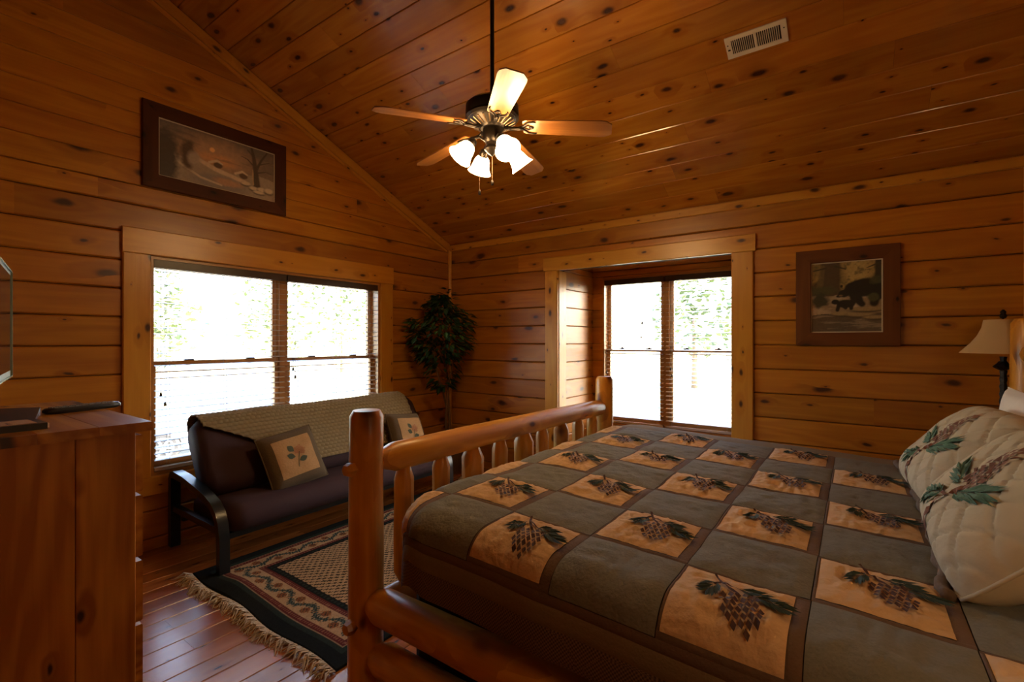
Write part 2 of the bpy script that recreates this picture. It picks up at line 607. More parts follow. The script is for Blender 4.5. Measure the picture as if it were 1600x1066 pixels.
# right wall with the window alcove ----------------------------------
A = (-3.10, -1.465, -0.1, 2.14)
b = MB()
for q in rects_minus((YS - .1, 0.15, -0.1, EAVE + .05), A):
    b.box((TH, q[0], q[2]), (0.14, q[1], q[3]))
wr = struct(b.build('wall_right', 'core'), 'knotty pine wall with the window alcove and the bear picture')
joints_r = [(-0.987, 2.23), (-3.711, 2.42), (-0.6, 0.5), (-4.0, 0.9)]
for z0, z1 in zip(right_rows[:-1], right_rows[1:]):
    for (a0, a1, c0, c1) in rects_minus((YS, 0.0, z0, z1), A):
        cuts = [a0] + [j for j, zz in joints_r if c0 < zz < c1 and a0 < j < a1] + [a1]
        for k in range(len(cuts) - 1):
            board(wr, frame((TH, cuts[k + 1], c0), (0, -1, 0), (0, 0, 1), (-1, 0, 0)), cuts[k + 1] - cuts[k], c1 - c0, TH, 'wall_pine', ch=.008, gap=.0025)

# alcove shell
AD = 0.80
for nm, yy, sgn in (('wall_alcove_left', -1.465, 1), ('wall_alcove_right', -3.10, -1)):
    bx = MB().box((0.02, min(yy + sgn * TH, yy + sgn * .12), -0.1), (AD + .12, max(yy + sgn * TH, yy + sgn * .12), 2.32))
    wa = struct(bx.build(nm, 'core'), 'board side wall of the window alcove')
    for z0, z1 in zip(low_rows[:-1], low_rows[1:]):
        z1 = min(z1, 2.20)
        if z1 - z0 < 0.02:
            continue
        if sgn > 0:
            board(wa, frame((0.0, yy + TH, z0), (1, 0, 0), (0, 0, 1), (0, -1, 0)), AD, z1 - z0, TH, 'wall_pine')
        else:
            board(wa, frame((AD, yy - TH, z0), (-1, 0, 0), (0, 0, 1), (0, 1, 0)), AD, z1 - z0, TH, 'wall_pine')
ca = struct(MB().box((0.02, -3.22, 2.222), (AD + .12, -1.34, 2.32)).build('ceiling_alcove', 'core'), 'pine board ceiling of the window alcove')
for k in range(9):
    board(ca, frame((k * AD / 9, -3.10, 2.222), (0, 1, 0), (1, 0, 0), (0, 0, -1)), 1.635, AD / 9, TH, 'ceiling_pine')
W2 = (-2.97, -1.585, 0.49, 2.12)
b = MB()
for q in rects_minus((-3.22, -1.34, -0.1, 2.32), W2):
    b.box((AD + TH, q[0], q[2]), (AD + 0.15, q[1], q[3]))
wb = struct(b.build('wall_alcove_window', 'core'), 'end wall of the alcove that holds the window')
for z0, z1 in zip(low_rows[:-1], low_rows[1:]):
    for (a0, a1, c0, c1) in rects_minus((-3.10, -1.465, z0, min(z1, 2.2)), W2):
        if c1 - c0 > 0.015:
            board(wb, frame((AD + TH, a1, c0), (0, -1, 0), (0, 0, 1), (-1, 0, 0)), a1 - a0, c1 - c0, TH, 'wall_pine')

# ceiling ------------------------------------------------------------
BET = math.atan(SL)
sv, nv_ = Vector((math.cos(BET), 0, -math.sin(BET))), Vector((-math.sin(BET), 0, -math.cos(BET)))
slen = (0.0 - XW) / math.cos(BET)
top = Vector((XW, 0, ceil_z(XW)))
b = MB()
o1, o2 = top - sv * .15 - nv_ * TH, top + sv * (slen + .35) - nv_ * TH
v = []
for yy in (YS - .15, 0.2):
    for q in (o1, o2, o2 - nv_ * .14, o1 - nv_ * .14):
        v.append((q.x, yy, q.z))
b.add(v, [(0, 1, 2, 3), (7, 6, 5, 4), (0, 4, 5, 1), (1, 5, 6, 2), (2, 6, 7, 3), (3, 7, 4, 0)])
ce = struct(b.build('ceiling', 'core'), 'sloping knotty pine tongue-and-groove ceiling')
pw = 0.165 / math.cos(BET)
k = 0
r_ = random.Random(5)
while (k + 1) * pw < slen + 0.02:
    o = top + sv * (slen - (k + 1) * pw) - nv_ * TH
    cuts = [YS]
    q = YS + r_.uniform(0.5, 2.6)
    while q < -0.4:
        cuts.append(q)
        q += r_.uniform(1.6, 3.2)
    cuts.append(0.0)
    for a, c in zip(cuts[:-1], cuts[1:]):
        board(ce, frame((o.x, a, o.z), (0, 1, 0), sv, nv_), c - a - 0.0008, pw, TH, 'ceiling_pine', ch=0.004, gap=0.0008)
    k += 1

# hidden west and south walls, to close the room
ww = struct(MB().box((XW - .14, YS - .1, -0.1), (XW - TH, 0.1, ceil_z(XW) + .1)).build('wall_west', 'core'), 'pine board wall behind the dresser')
for z0, z1 in zip(gable_rows[:-1], gable_rows[1:]):
    board(ww, frame((XW - TH, YS, z0), (0, 1, 0), (0, 0, 1), (1, 0, 0)), -YS, z1 - z0, TH, 'wall_pine')
b = MB().box((XW - .1, YS - .14, -0.1), (0.1, YS - TH, EAVE))
n0 = len(b.v)
b.v += [(XW - .1, YS - .14, EAVE), (0.1, YS - .14, EAVE), (XW - .1, YS - .14, ceil_z(XW - .1)), (XW - .1, YS - TH, EAVE), (0.1, YS - TH, EAVE), (XW - .1, YS - TH, ceil_z(XW - .1))]
b.f += [(n0, n0 + 1, n0 + 2), (n0 + 3, n0 + 5, n0 + 4), (n0, n0 + 2, n0 + 5, n0 + 3), (n0 + 1, n0 + 4, n0 + 5, n0 + 2)]
b.m += [0] * 4
ws = struct(b.build('wall_south', 'core'), 'pine board wall behind the head of the bed')
gable_wall(ws, YS, 1, gable_rows, None, [])

# trims ----------------------------------------------------------------
top_x = -4.9
rake_o = Vector((0.0, 0.0, EAVE)) - nv_ * 0.0
o = Vector((-5.1, -0.0, ceil_z(-5.1)))
trl = (0 - (-5.1)) / math.cos(BET)
t1 = struct(empty('trim_1', (0, 0, 0)), 'pine rake trim along the sloping ceiling line')
board(t1, frame(o + nv_ * 0.085, sv, -nv_, Vector((0, -1, 0))), trl - 0.02, 0.083, 0.024, 'trim_pine', 'trim_board')
board(t1, frame(o + nv_ * 0.115 + Vector((0, 0, 0)), sv, -nv_, Vector((0, -1, 0))), trl - 0.03, 0.03, 0.012, 'trim_pine', 'trim_strip', ch=0.003)
t2 = struct(MB().lathe([(0.024, 0.0), (0.024, EAVE - 0.06)], 12, c=(-0.004, -0.004, 0)).build('trim_2', 'trim_pine', smooth=True), 'round corner strip where the two board walls meet')
t3 = struct(empty('trim_3'), 'pine strip along the eave above the right wall')
board(t3, frame((0, 0, EAVE - 0.078), (0, -1, 0), (0, 0, 1), (-1, 0, 0)), -YS, 0.072, 0.022, 'trim_pine', 'trim_board')
t4 = struct(empty('trim_4'), 'wide pine casing boards around the window alcove')
board(t4, frame((0.0, -1.329, 0.0), (0, 0, 1), (0, -1, 0), (-1, 0, 0)) @ Matrix.Identity(4), 2.125, 0.15, 0.024, 'trim_pine', 'casing_board')
board(t4, frame((0.0, -3.084, 0.0), (0, 0, 1), (0, -1, 0), (-1, 0, 0)), 2.125, 0.163, 0.024, 'trim_pine', 'casing_board')
board(t4, frame((0.0, -1.315, 2.125), (0, -1, 0), (0, 0, 1), (-1, 0, 0)), 1.946, 0.14, 0.028, 'trim_pine', 'casing_board')
board(t4, frame((0.0, -1.479, 0.0), (0, 0, 1), (1, 0, 0), (0, -1, 0)), 2.125, 0.15, 0.006, 'trim_pine', 'jamb_board', ch=0.002)
t6 = struct(MB().box((-0.03, YS + 0.0, 0), (0.0, YS + 0.075, EAVE)).build('trim_6', 'trim_pine'), 'corner board at the head end of the right wall')


# ------------------------------------------------------------------ windows and blinds (local X right, Y outwards, Z up)
def window(idx, loc, rz, W, z0, z1, label, casing):
    e = struct(empty('window_%d' % idx, loc, rz), label)
    if casing:
        cw, cy = 0.158, 0.0
        for nm, (ox, oz, L, wd, vert) in {'a': (0, z0, z1 - z0, cw, 1), 'b': (W + cw, z0, z1 - z0, cw, 1)}.items():
            board(e, frame((ox, cy, oz), (0, 0, 1), (-1, 0, 0), (0, -1, 0)), L, wd, 0.024, 'trim_pine', 'casing_board')
        board(e, frame((-cw, cy, z1), (1, 0, 0), (0, 0, 1), (0, -1, 0)), W + 2 * cw, 0.175, 0.026, 'trim_pine', 'casing_board')
        board(e, frame((-cw, cy, z0 - 0.13), (1, 0, 0), (0, 0, 1), (0, -1, 0)), W + 2 * cw, 0.13, 0.024, 'trim_pine', 'casing_board')
    dp = 0.15
    t_ = 0.02
    for a, c in (((0, -0.0, z0), (t_, dp, z1)), ((W - t_, 0.0, z0), (W, dp, z1)), ((t_, 0.0, z1 - t_), (W - t_, dp, z1)), ((t_, -0.0, z0), (W - t_, dp, z0 + t_))):
        MB().box(a, c).build('jamb_board', 'sash_wood', e)
    MB().box((W / 2 - 0.032, 0.066, z0 + t_), (W / 2 + 0.032, dp, z1 - t_)).build('mullion', 'sash_wood', e)
    zm = (z0 + z1) / 2 + 0.012
    for (ux0, ux1) in ((t_, W / 2 - 0.032), (W / 2 + 0.032, W - t_)):
        for nm, ya, yb, za, zb, rb, rt in (('upper_sash', 0.112, 0.142, zm - 0.012, z1 - t_, 0.026, 0.05), ('lower_sash', 0.076, 0.108, z0 + t_, zm + 0.016, 0.06, 0.030)):
            st = 0.036
            s = MB()
            s.box((ux0, ya, za), (ux0 + st, yb, zb)).box((ux1 - st, ya, za), (ux1, yb, zb))
            s.box((ux0 + st, ya, za), (ux1 - st, yb, za + rb)).box((ux0 + st, ya, zb - rt), (ux1 - st, yb, zb))
            so = s.build(nm, 'sash_wood', e)
            MB().box((ux0 + st, (ya + yb) / 2 - .002, za + rb), (ux1 - st, (ya + yb) / 2 + .002, zb - rt)).build('pane', 'glass', so)
            if nm == 'lower_sash':
                for q in (0.27, 0.75):
                    lx = ux0 + (ux1 - ux0) * q
                    MB().box((lx - .03, ya + .004, zb), (lx + .03, yb, zb + .008)).lathe([(0.013, 0), (0.011, .012)], 10, c=(lx + .005, ya + .016, zb + .006)).box(
                        (lx - .018, ya, zb + .010), (lx + .006, ya + .014, zb + .016)).build('sash_lock', 'bronze', so)
    return e


def blind(loc, rz, x0, x1, z0, z1, label, tassels, pitch=0.0435, yc=0.034):
    e = tag(empty('window_blind', loc, rz), label, 'blind', 'wooden slat blinds')
    MB().box((x0 + .002, yc - .028, z1 - 0.05), (x1 - .002, yc + .026, z1 - 0.002)).box((x0, yc - .034, z1 - 0.056), (x1, yc - .028, z1)).build('head_rail', 'valance_wood', e)
    wd, n = 0.047, 0
    sm = None
    z = z1 - 0.075
    while z > z0 + 0.05:
        if sm is None:
            b_ = MB()
            L = x1 - x0 - .012
            q = [(-wd / 2, -.0), (-wd / 4, .0018), (0, .0024), (wd / 4, .0018), (wd / 2, 0), (wd / 2, -.0026), (0, -.0004), (-wd / 2, -.0026)]
            v_ = [(xx, yy, zz) for xx in (0, L) for yy, zz in q]
            f_ = [(7, 6, 5, 4, 3, 2, 1, 0), tuple(range(8, 16))] + [(k_, (k_ + 1) % 8, (k_ + 1) % 8 + 8, k_ + 8) for k_ in range(8)]
            o_ = b_.add(v_, f_).build('slat', 'slat_wood', e)
            sm = o_.data
        else:
            o_ = link('slat', sm, e)
        o_.location = (x0 + .006, yc, z)
        o_.rotation_euler = (math.radians(9 + random.uniform(-1, 1)), 0, 0)
        z -= pitch
    MB().box((x0 + .005, yc - .026, z0), (x1 - .005, yc + .026, z0 + 0.022)).build('bottom_rail', 'slat_wood', e)
    for q in (0.1, 0.5, 0.9):
        xx = x0 + (x1 - x0) * q
        MB().box((xx - .001, yc - .0275, z0 + .02), (xx + .001, yc - .0255, z1 - .05)).box((xx - .001, yc + .0245, z0 + .02), (xx + .001, yc + .0265, z1 - .05)).build('ladder_cord', 'cord', e)
    for (tx, tz) in tassels:
        co = MB().box((tx - .0012, yc - .038, tz), (tx + .0012, yc - .036, z1 - .056)).build('pull_cord', 'cord', e)
        MB().lathe([(0.003, 0.03), (0.006, 0.024), (0.010, 0.004), (0.010, 0.0)], 10, c=(tx, yc - .037, tz - .022)).build('tassel', 'tassel', co)
    return e


WW1 = W1[1] - W1[0]
window(1, (W1[0], 0, 0), 0, WW1, W1[2], W1[3], 'wide double-hung window in the gable wall', True)
blind((W1[0], 0, 0), 0, 0.022, WW1 / 2 - .006, 0.525, 1.978, 'dark wooden slat blind on the left half of the gable wall window', [(0.06, 1.06), (0.085, 0.99)])
blind((W1[0], 0, 0), 0, WW1 / 2 + .006, WW1 - .022, 0.525, 1.978, 'dark wooden slat blind on the right half of the gable wall window, beside the ficus', [(WW1 / 2 + .05, 1.19), (WW1 / 2 + .07, 1.12)])
WW2 = W2[1] - W2[0]
window(2, (AD, W2[1], 0), -PI / 2, WW2, W2[2], W2[3], 'double-hung window at the back of the alcove', False)
blind((AD, W2[1], 0), -PI / 2, 0.022, WW2 / 2 - .008, 0.515, 2.098, 'dark wooden slat blind on the left half of the alcove window', [(0.05, 1.08), (0.46, 1.62), (0.45, 1.47)])
blind((AD, W2[1], 0), -PI / 2, WW2 / 2 + .008, WW2 - .022, 0.515, 2.098, 'dark wooden slat blind on the right half of the alcove window', [(WW2 / 2 + .07, 1.14), (WW2 / 2 + .085, 1.07)])

# sprigs shared by quilt, shams -----------------------------------------


def needle_fan(cx, cy, ang, length, spread, n, wdt):
    """feathered tuft: needles leave a short twig forwards on both sides; polygons in 2D"""
    ca, sa = math.cos(ang), math.sin(ang)
    loc = []
    for k in range(n):
        u = .02 + .52 * k / (n - 1)
        for sg in (-1, 1):
            th = sg * (.34 * spread) * (1 - .55 * k / (n - 1)) + random.uniform(-.06, .06)
            ln = length * (.46 + .10 * math.sin(PI * k / (n - 1))) * random.uniform(.88, 1.08)
            x0, y0 = u * length, 0.0
            x1, y1 = x0 + math.cos(th) * ln * .5, math.sin(th) * ln * .5
            x2, y2 = x0 + math.cos(th * .85) * ln, math.sin(th * .95) * ln
            px, py = -math.sin(th) * wdt, math.cos(th) * wdt
            loc.append([(x0, y0), (x1 - px, y1 - py), (x2, y2), (x1 + px, y1 + py)])
    return [[(cx + a * ca - b * sa, cy + a * sa + b * ca) for a, b in q] for q in loc]


def strip(pts, wd, sub=4):
    out = []
    for (xa, ya), (xb, yb) in zip(pts[:-1], pts[1:]):
        d = math.hypot(xb - xa, yb - ya)
        px_, py_ = -(yb - ya) / d * wd, (xb - xa) / d * wd
        for k in range(sub):
            x0, y0 = xa + (xb - xa) * k / sub, ya + (yb - ya) * k / sub
            x1, y1 = xa + (xb - xa) * (k + 1) / sub, ya + (yb - ya) * (k + 1) / sub
            out.append([(x0 - px_, y0 - py_), (x1 - px_, y1 - py_), (x1 + px_, y1 + py_), (x0 + px_, y0 + py_)])
    return out


def cone_scales(cx, cy, ang, L, Wd, rows, cols):
    out = []
    ca, sa = math.cos(ang), math.sin(ang)
    for r in range(rows):
        u = (r + .5) / rows
        prof = math.sin(PI * min(1, 0.22 + u * 0.80)) ** 0.7
        k0 = 0.5 if r % 2 else 0.0
        nc = cols
        for c in range(-nc, nc + 1):
            vv = (c + k0) / nc
            if abs(vv) > prof:
                continue
            lx, ly = u * L, vv * Wd / 2
            hl, hw = L / rows * 1.25, Wd / 2 / nc * 0.44
            q = [(lx - hl * .5, ly), (lx, ly - hw), (lx + hl * .5, ly), (lx, ly + hw)]
            out.append([(cx + a * ca - b_ * sa, cy + a * sa + b_ * ca) for a, b_ in q])
    return out


def sprig(k=1.0):
    """pinecone sprig in a unit block, x right, y up, as seen on the quilt: stem on top, cone hanging"""
    g, br = [], []
    br += strip([(-.16, .34), (-.10, .22), (-.03, .13), (.03, .08)], .012)
    br += strip([(-.10, .22), (.04, .16), (.10, .13)], .009)
    br += strip([(-.10, .22), (-.15, .16)], .010)
    br += cone_scales(.02, .10, -PI / 2 + .22, .42, .30, 7, 3)
    g += needle_fan(-.13, .19, -PI * 0.62, .26, 2.3, 9, .014)
    g += needle_fan(.02, .165, .02, .27, 1.7, 9, .013)
    g += needle_fan(.13, .09, -.24, .31, 1.8, 9, .014)
    return g, br


def put_polys(b, polys, fn, mi):
    for q in polys:
        b.add([fn(x, y) for x, y in q], [tuple(range(len(q)))], mi)


# ------------------------------------------------------------------ log bed
BX0, BX1, BYF, BYH = -3.035, -0.945, -2.41, -4.56
bed = tag(empty('log_bed', ((BX0 + BX1) / 2, (BYF + BYH) / 2, 0)), 'peeled log bed with spindled footboard and heavy side rails', 'bed')
bed_inv = Matrix.Translation(-Vector(bed.location))


def bl(name, p0, p1, r0, r1=None, **kw):
    o_ = log_along(bed, name, Vector(p0) - bed.location, Vector(p1) - bed.location, r0, r1 if r1 else r0, **kw)
    return o_


for x_ in (BX0, BX1):
    bl('foot_post', (x_, BYF, 0), (x_, BYF, 1.162), 0.066, 0.062, prof_ends=(0.01, 0.022), tip=(.98, .80), n=18, wob=0.07)
    bl('head_post', (x_, BYH, 0), (x_, BYH, 1.525), 0.07, 0.066, prof_ends=(0.01, 0.022), tip=(.98, .80), n=18, wob=0.07)
bl('top_rail', (BX0 + .055, BYF, .965), (BX1 - .05, BYF, .945), 0.058, 0.054, prof_ends=(0.075, 0.05), tip=(.55, .6), n=14, wob=0.10)
bl('bottom_rail', (BX0 + .05, BYF, .40), (BX1 - .05, BYF, .40), 0.055, 0.055, prof_ends=(0.06, 0.05), tip=(.6, .6), n=14)
for x_, rr in zip((-2.853, -2.640, -2.425, -2.21, -1.99, -1.80, -1.58, -1.36, -1.15), (.040, .040, .055, .041, .055, .037, .048, .037, .037)):
    z0_, z1_ = .42, .93
    pr = [(.018, 0), (.018, .03), (rr, .075), (rr * 1.02, .2), (rr * .98, .36), (rr, .462 - .015), (.4 * rr + .006, .505), (.019, .51)]
    pv = Vector((x_, BYF, z0_)) - bed.location
    MB().lathe(pr, 12, axis='x', wob=0.05, seed=x_ * 9).build('spindle', 'log_pine', bed, frame(pv, (0, 0, 1), (1, 0, 0), (0, 1, 0)), smooth=30)
for x_ in (BX0 + .005, BX1 - .005):
    bl('side_rail', (x_, BYF - .045, .455), (x_, BYH + .05, .455), 0.066, 0.062, prof_ends=(0.05, 0.05), tip=(.72, .7), n=16)
    bl('side_rail', (x_, BYF - .045, .262), (x_, BYH + .05, .262), 0.060, 0.058, prof_ends=(0.05, 0.05), tip=(.72, .7), n=16)
for zz in (.955, .385):
    for sx, xx in ((-1, BX0), (1, BX1)):
        pv = Vector((xx + sx * .045, BYF, zz)) - bed.location
        MB().lathe([(0.026, 0), (0.026, .032), (0.020, .048)], 6, axis='x').build('peg', 'log_pine', bed, frame(pv, (sx, 0, 0), (0, 1, 0), (0, 0, sx)))
bl('head_rail', (BX0 + .055, BYH, 1.36), (BX1 - .055, BYH, 1.36), 0.06, 0.058, prof_ends=(0.07, 0.05), tip=(.55, .6), n=14)
bl('head_rail', (BX0 + .055, BYH, .40), (BX1 - .055, BYH, .40), 0.055, 0.055, prof_ends=(0.07, 0.05), tip=(.55, .6), n=14)
for k in range(9):
    x_ = BX0 + .2 + k * (BX1 - BX0 - .4) / 8
    pv = Vector((x_, BYH, .43)) - bed.location
    MB().lathe([(.018, 0), (.04, .06), (.04, .84), (.018, .90)], 12, axis='x', wob=.05, seed=k).build('spindle', 'log_pine', bed, frame(pv, (0, 0, 1), (1, 0, 0), (0, 1, 0)), smooth=30)

MX0, MX1, MY0, MY1 = -2.955, -1.045, -4.48, -2.56


def soft_box(a, b_, r, n=5):
    """box with rounded edges through a superellipse mapping of a subdivided cube"""
    c = [(a[i] + b_[i]) / 2 for i in range(3)]
    h = [(b_[i] - a[i]) / 2 for i in range(3)]
    out = MB()

    def rnd(p_):
        q = [max(-h[i] + r, min(h[i] - r, p_[i])) for i in range(3)]
        d = Vector([p_[i] - q[i] for i in range(3)])
        if d.length > 1e-9:
            d = d.normalized() * r
        return (q[0] + d.x + c[0], q[1] + d.y + c[1], q[2] + d.z + c[2])
    ts = []
    for i in range(3):
        e_ = [-h[i], -h[i] + r * .3, -h[i] + r * .65, -h[i] + r]
        mid = [-h[i] + r + (2 * h[i] - 2 * r) * k_ / 6 for k_ in range(1, 6)]
        ts.append(e_ + mid + [-q for q in reversed(e_)])
    for ax in range(3):
        u, v_ = (ax + 1) % 3, (ax + 2) % 3
        for sg in (-1, 1):
            vs, fs = [], []
            nu, nv2 = len(ts[u]), len(ts[v_])
            for j in range(nv2):
                for i in range(nu):
                    p_ = [0, 0, 0]
                    p_[ax], p_[u], p_[v_] = sg * h[ax], ts[u][i], ts[v_][j]
                    vs.append(rnd(p_))
            for j in range(nv2 - 1):
                for i in range(nu - 1):
                    q = (j * nu + i, j * nu + i + 1, (j + 1) * nu + i + 1, (j + 1) * nu + i)
                    fs.append(q if sg > 0 else q[::-1])
            out.add(vs, fs)
    return out


mt = soft_box((MX0, MY0, .50), (MX1, MY1, .785), .05).build('mattress', 'sheet_cream', smooth='all')
tag(mt, 'cream mattress whose edge peeps out below the quilt near the foot post', 'mattress')
b = MB()
sk = [(MX0 + .015, MY1 - .015), (MX1 - .015, MY1 - .015), (MX1 - .015, MY0 + .01), (MX0 + .015, MY0 + .01)]
pts = []
for (xa, ya), (xb, yb) in zip(sk, sk[1:] + sk[:1]):
    n_ = int(math.hypot(xb - xa, yb - ya) / .025)
    dx, dy = xb - xa, yb - ya
    dl = math.hypot(dx, dy)
    for i in range(n_):
        s = i / n_
        a_ = .008 * math.sin(i * 1.3) + .004 * math.sin(i * .37)
        pts.append((xa + dx * s - dy / dl * a_, ya + dy * s + dx / dl * a_))
np_ = len(pts)
v = [(x, y, .50) for x, y in pts] + [(x, y, .06) for x, y in pts]
b.add(v, [(i, i + np_, (i + 1) % np_ + np_, (i + 1) % np_) for i in range(np_)] + [tuple(range(np_)), tuple(range(2 * np_ - 1, np_ - 1, -1))])
tag(b.build('bed_skirt', 'skirt_cloth'), 'dark gathered bed skirt hanging behind the log side rails', 'bed skirt')

# ------------------------------------------------------------------ quilt
PIT = 0.285
QX0 = -3.1325                         # unrolled coordinate of the outer edge of column 0
QY0 = -2.667                          # unrolled coordinate of the foot edge of row 0
XN, XF, QR = -3.0, -1.02, 0.10
YFT = -2.615


def arc(d, r):
    if d <= 0:
        return -0.0, 0.0
    if d < r * PI / 2:
        th = d / r
        return r * math.sin(th), r * (1 - math.cos(th))
    return r + (d - r * PI / 2) * 0.04, r + (d - r * PI / 2)


CR = 0.16


def quilt_p(U, V, h=0.0):
    """unrolled quilt coordinates -> draped point, with rounded foot corners"""
    px_, py_ = max(XN + CR, min(XF - CR, U)), min(YFT - CR, V)
    ex, ey = U - px_, V - py_
    q = math.hypot(ex, ey)
    d_ = q - CR
    x, y, drop = U, V, 0.0
    if d_ > 0:
        if ex and ey:
            k = min(abs(ex), abs(ey)) / max(abs(ex), abs(ey))
            d_ = min(d_, d_ * (1 - .25 * k))
        o_, drop = arc(d_, QR)
        x, y = px_ + ex / q * (CR + o_), py_ + ey / q * (CR + o_)
    zt = 0.848 - 0.045 * max(0.0, min(1.0, (-2.75 - V) / 1.3))
    wz = 0.007 * noise.noise((x * 3.1, y * 3.3, 0.3)) + 0.004 * noise.noise((x * 9 + 4, y * 7, 1.7))
    if drop > 0:
        k = min(1, drop / .1)
        fo = (.012 * noise.noise((U * 2.0, V * 5.0, 7.0)) + h) * k
        x += ex / q * fo
        y += ey / q * fo * (.4 if fo > 0 else 1)
    return (x, y, zt - drop + wz * (1 if drop < .05 else .3) + h * (1 - min(1, drop / .1)))


quilt = tag(empty('quilt', (-2.0, -3.5, 0.82)), 'patchwork quilt of pinecone blocks and grey-green linen squares on the log bed', 'quilt')
QO = Vector(quilt.location)


def qp(U, V, h=0.0):
    p_ = quilt_p(U, V, h)
    return (p_[0] - QO.x, p_[1] - QO.y, p_[2] - QO.z)


UA, UB, VA, VB = -3.30, -0.80, -4.40, -2.40
MB().grid(lambda a, c: qp(UA + .004 + (UB - UA - .008) * a, VA + (VB - VA) * c, -0.012), 80, 64).build('backing', 'dark_backing', quilt, smooth='all')


def puck(U, V, seed):
    """puckered cloth: short folds running mostly up and across the block"""
    f1 = noise.noise((U * 16 + seed, V * 34, seed))
    f2 = noise.noise((U * 40 + 3, V * 13 + seed, 5 + seed))
    f3 = noise.noise(((U + V) * 24, (U - V) * 9 + seed, 9 + seed))
    return .55 * (1 - 2 * abs(f1)) + .35 * (1 - 2 * abs(f2)) + .3 * f3


def patch(u0, u1, v0, v1, mat, name, puff=.006, nu=12, nv=12, wr_=.0, seed=0.0):
    def fn(a, c):
        e_ = (1 - abs(2 * a - 1) ** 6) * (1 - abs(2 * c - 1) ** 6)
        U, V = u0 + (u1 - u0) * a, v0 + (v1 - v0) * c
        h = puff * e_
        if wr_:
            h += wr_ * puck(U, V, seed) * (.25 + .75 * e_)
        return qp(U, V, h - .002)
    return MB().grid(fn, nu, nv).build(name, mat, quilt, smooth='all')


# the blocks are read from the near side: their "up" runs across the bed (+x), their "right" towards the head (-y)
for i in range(0, 7):
    for j in range(-1, 7):
        u0, v1 = QX0 + i * PIT, QY0 - j * PIT
        u1, v0 = u0 + PIT, v1 - PIT
        v1 = min(v1, VB)
        v0 = max(v0, VA)
        if v1 - v0 < .03:
            continue
        seed = i * 3.7 + j * 9.1
        if (i + j) % 2 == 0:
            patch(u0 + .002, u1 - .002, v0 + .002, v1 - .002, 'grey_linen', 'linen_patch', .005, wr_=.0065, seed=seed, nu=28, nv=28)
        else:
            bd = .022
            patch(u0 + bd * .8, u1 - bd * .4, v0 + bd * 1.35, v1 - bd * .35, 'tan_cloth', 'pinecone_patch', .005, wr_=.013, seed=seed, nu=40, nv=40)
            for (p0_, p1_, q0_, q1_) in ((u0, u0 + bd * .8, v0, v1), (u1 - bd * .4, u1, v0, v1), (u0 + bd * .8, u1 - bd * .4, v0, v0 + bd * 1.35), (u0 + bd * .8, u1 - bd * .4, v1 - bd * .35, v1)):
                patch(p0_, p1_, q0_, q1_, 'brown_strip', 'binding_strip', .003, nu=(12 if p1_ - p0_ > .1 else 3), nv=(12 if q1_ - q0_ > .1 else 3))
            if v1 - v0 > .2 and j >= 0:
                g_, br_ = sprig()
                mb_ = MB()
                cu, cv = (u0 + u1) / 2 + .004, (v0 + v1) / 2
                rot = random.uniform(-.12, .12)

                def pk(U, V, seed=seed):
                    return .005 + .013 * puck(U, V, seed)

                def fn(x, y, cu=cu, cv=cv, rot=rot):
                    c_, s_ = math.cos(rot), math.sin(rot)
                    X, Y = x * c_ - y * s_, x * s_ + y * c_
                    return qp(cu + Y * .31, cv - X * .31, .0045 + pk(cu + Y * .31, cv - X * .31))
                put_polys(mb_, g_, fn, 0)
                put_polys(mb_, br_, fn, 1)
                mb_.build('pinecone_embroidery', ['stitch_green', 'stitch_brown'], quilt)
pts = []
for k in range(61):
    U_ = -1.12 - 1.52 * k / 60
    p_ = qp(U_, -4.065 - .03 * math.sin(k * .05) + .006 * math.sin(k * .9), .010 + .003 * math.sin(k * 1.7))
    pts.append(p_)
MB().tube(pts, .016, 8, rs=[.015 + .003 * math.sin(k * 2.1) for k in range(61)]).build('rolled_edge', 'brown_strip', quilt, smooth='all')
# hem bands along the near side and the foot
patch(QX0 - .028, QX0, VA, VB, 'brown_strip', 'hem_strip', .003, nu=3, nv=60)
patch(QX0 - .083, QX0 - .028, VA, VB, 'olive_band', 'hem_band', .004, nu=5, nv=60)
patch(UA, QX0 - .083, VA, VB, 'woven_band', 'woven_hem', .003, nu=6, nv=60)
patch(QX0 + 7 * PIT, UB, VA, VB, 'olive_band', 'hem_band', .003, nu=10, nv=60)


# ------------------------------------------------------------------ pillows
def pillow_surf(Wd, Ht, T, seed, quilted=0.0, rc=0.0):
    def fn(a, c, side=1, h=0.0):
        # a,c in [-1,1]
        k = 1 - 0.03 * math.cos(c * PI / 2) * abs(a) ** 3 - rc * c ** 4
        k2 = 1 - 0.03 * math.cos(a * PI / 2) * abs(c) ** 3 - rc * a ** 4
        x, y = a * Wd / 2 * k, c * Ht / 2 * k2
        th = T * (max(0, 1 - a ** 4) * max(0, 1 - c ** 4)) ** .55
        wr2 = .010 * noise.noise((a * 2.1 + seed, c * 2.3, seed)) * (1 - max(abs(a), abs(c)) ** 4)
        q = 0.0
        if quilted:
            g1 = abs(((x + y) / .11) % 1 - .5) * 2
            g2 = abs(((x - y) / .11) % 1 - .5) * 2
            q = -quilted * (max(0, g1 - .8) / .2 + max(0, g2 - .8) / .2) * min(1, th / (T * .4))
        return (x, y, side * (th / 2 + wr2 + (q if side > 0 else 0)) + h)
    return fn


def pillow_mesh(fn, n=28):
    b_ = MB()
    for side in (1, -1):
        b_.grid(lambda a, c: fn(2 * a - 1, 2 * c - 1, side), n, n)
        if side < 0:
            k_ = n * n
            b_.f[-k_:] = [q[::-1] for q in b_.f[-k_:]]
    return b_


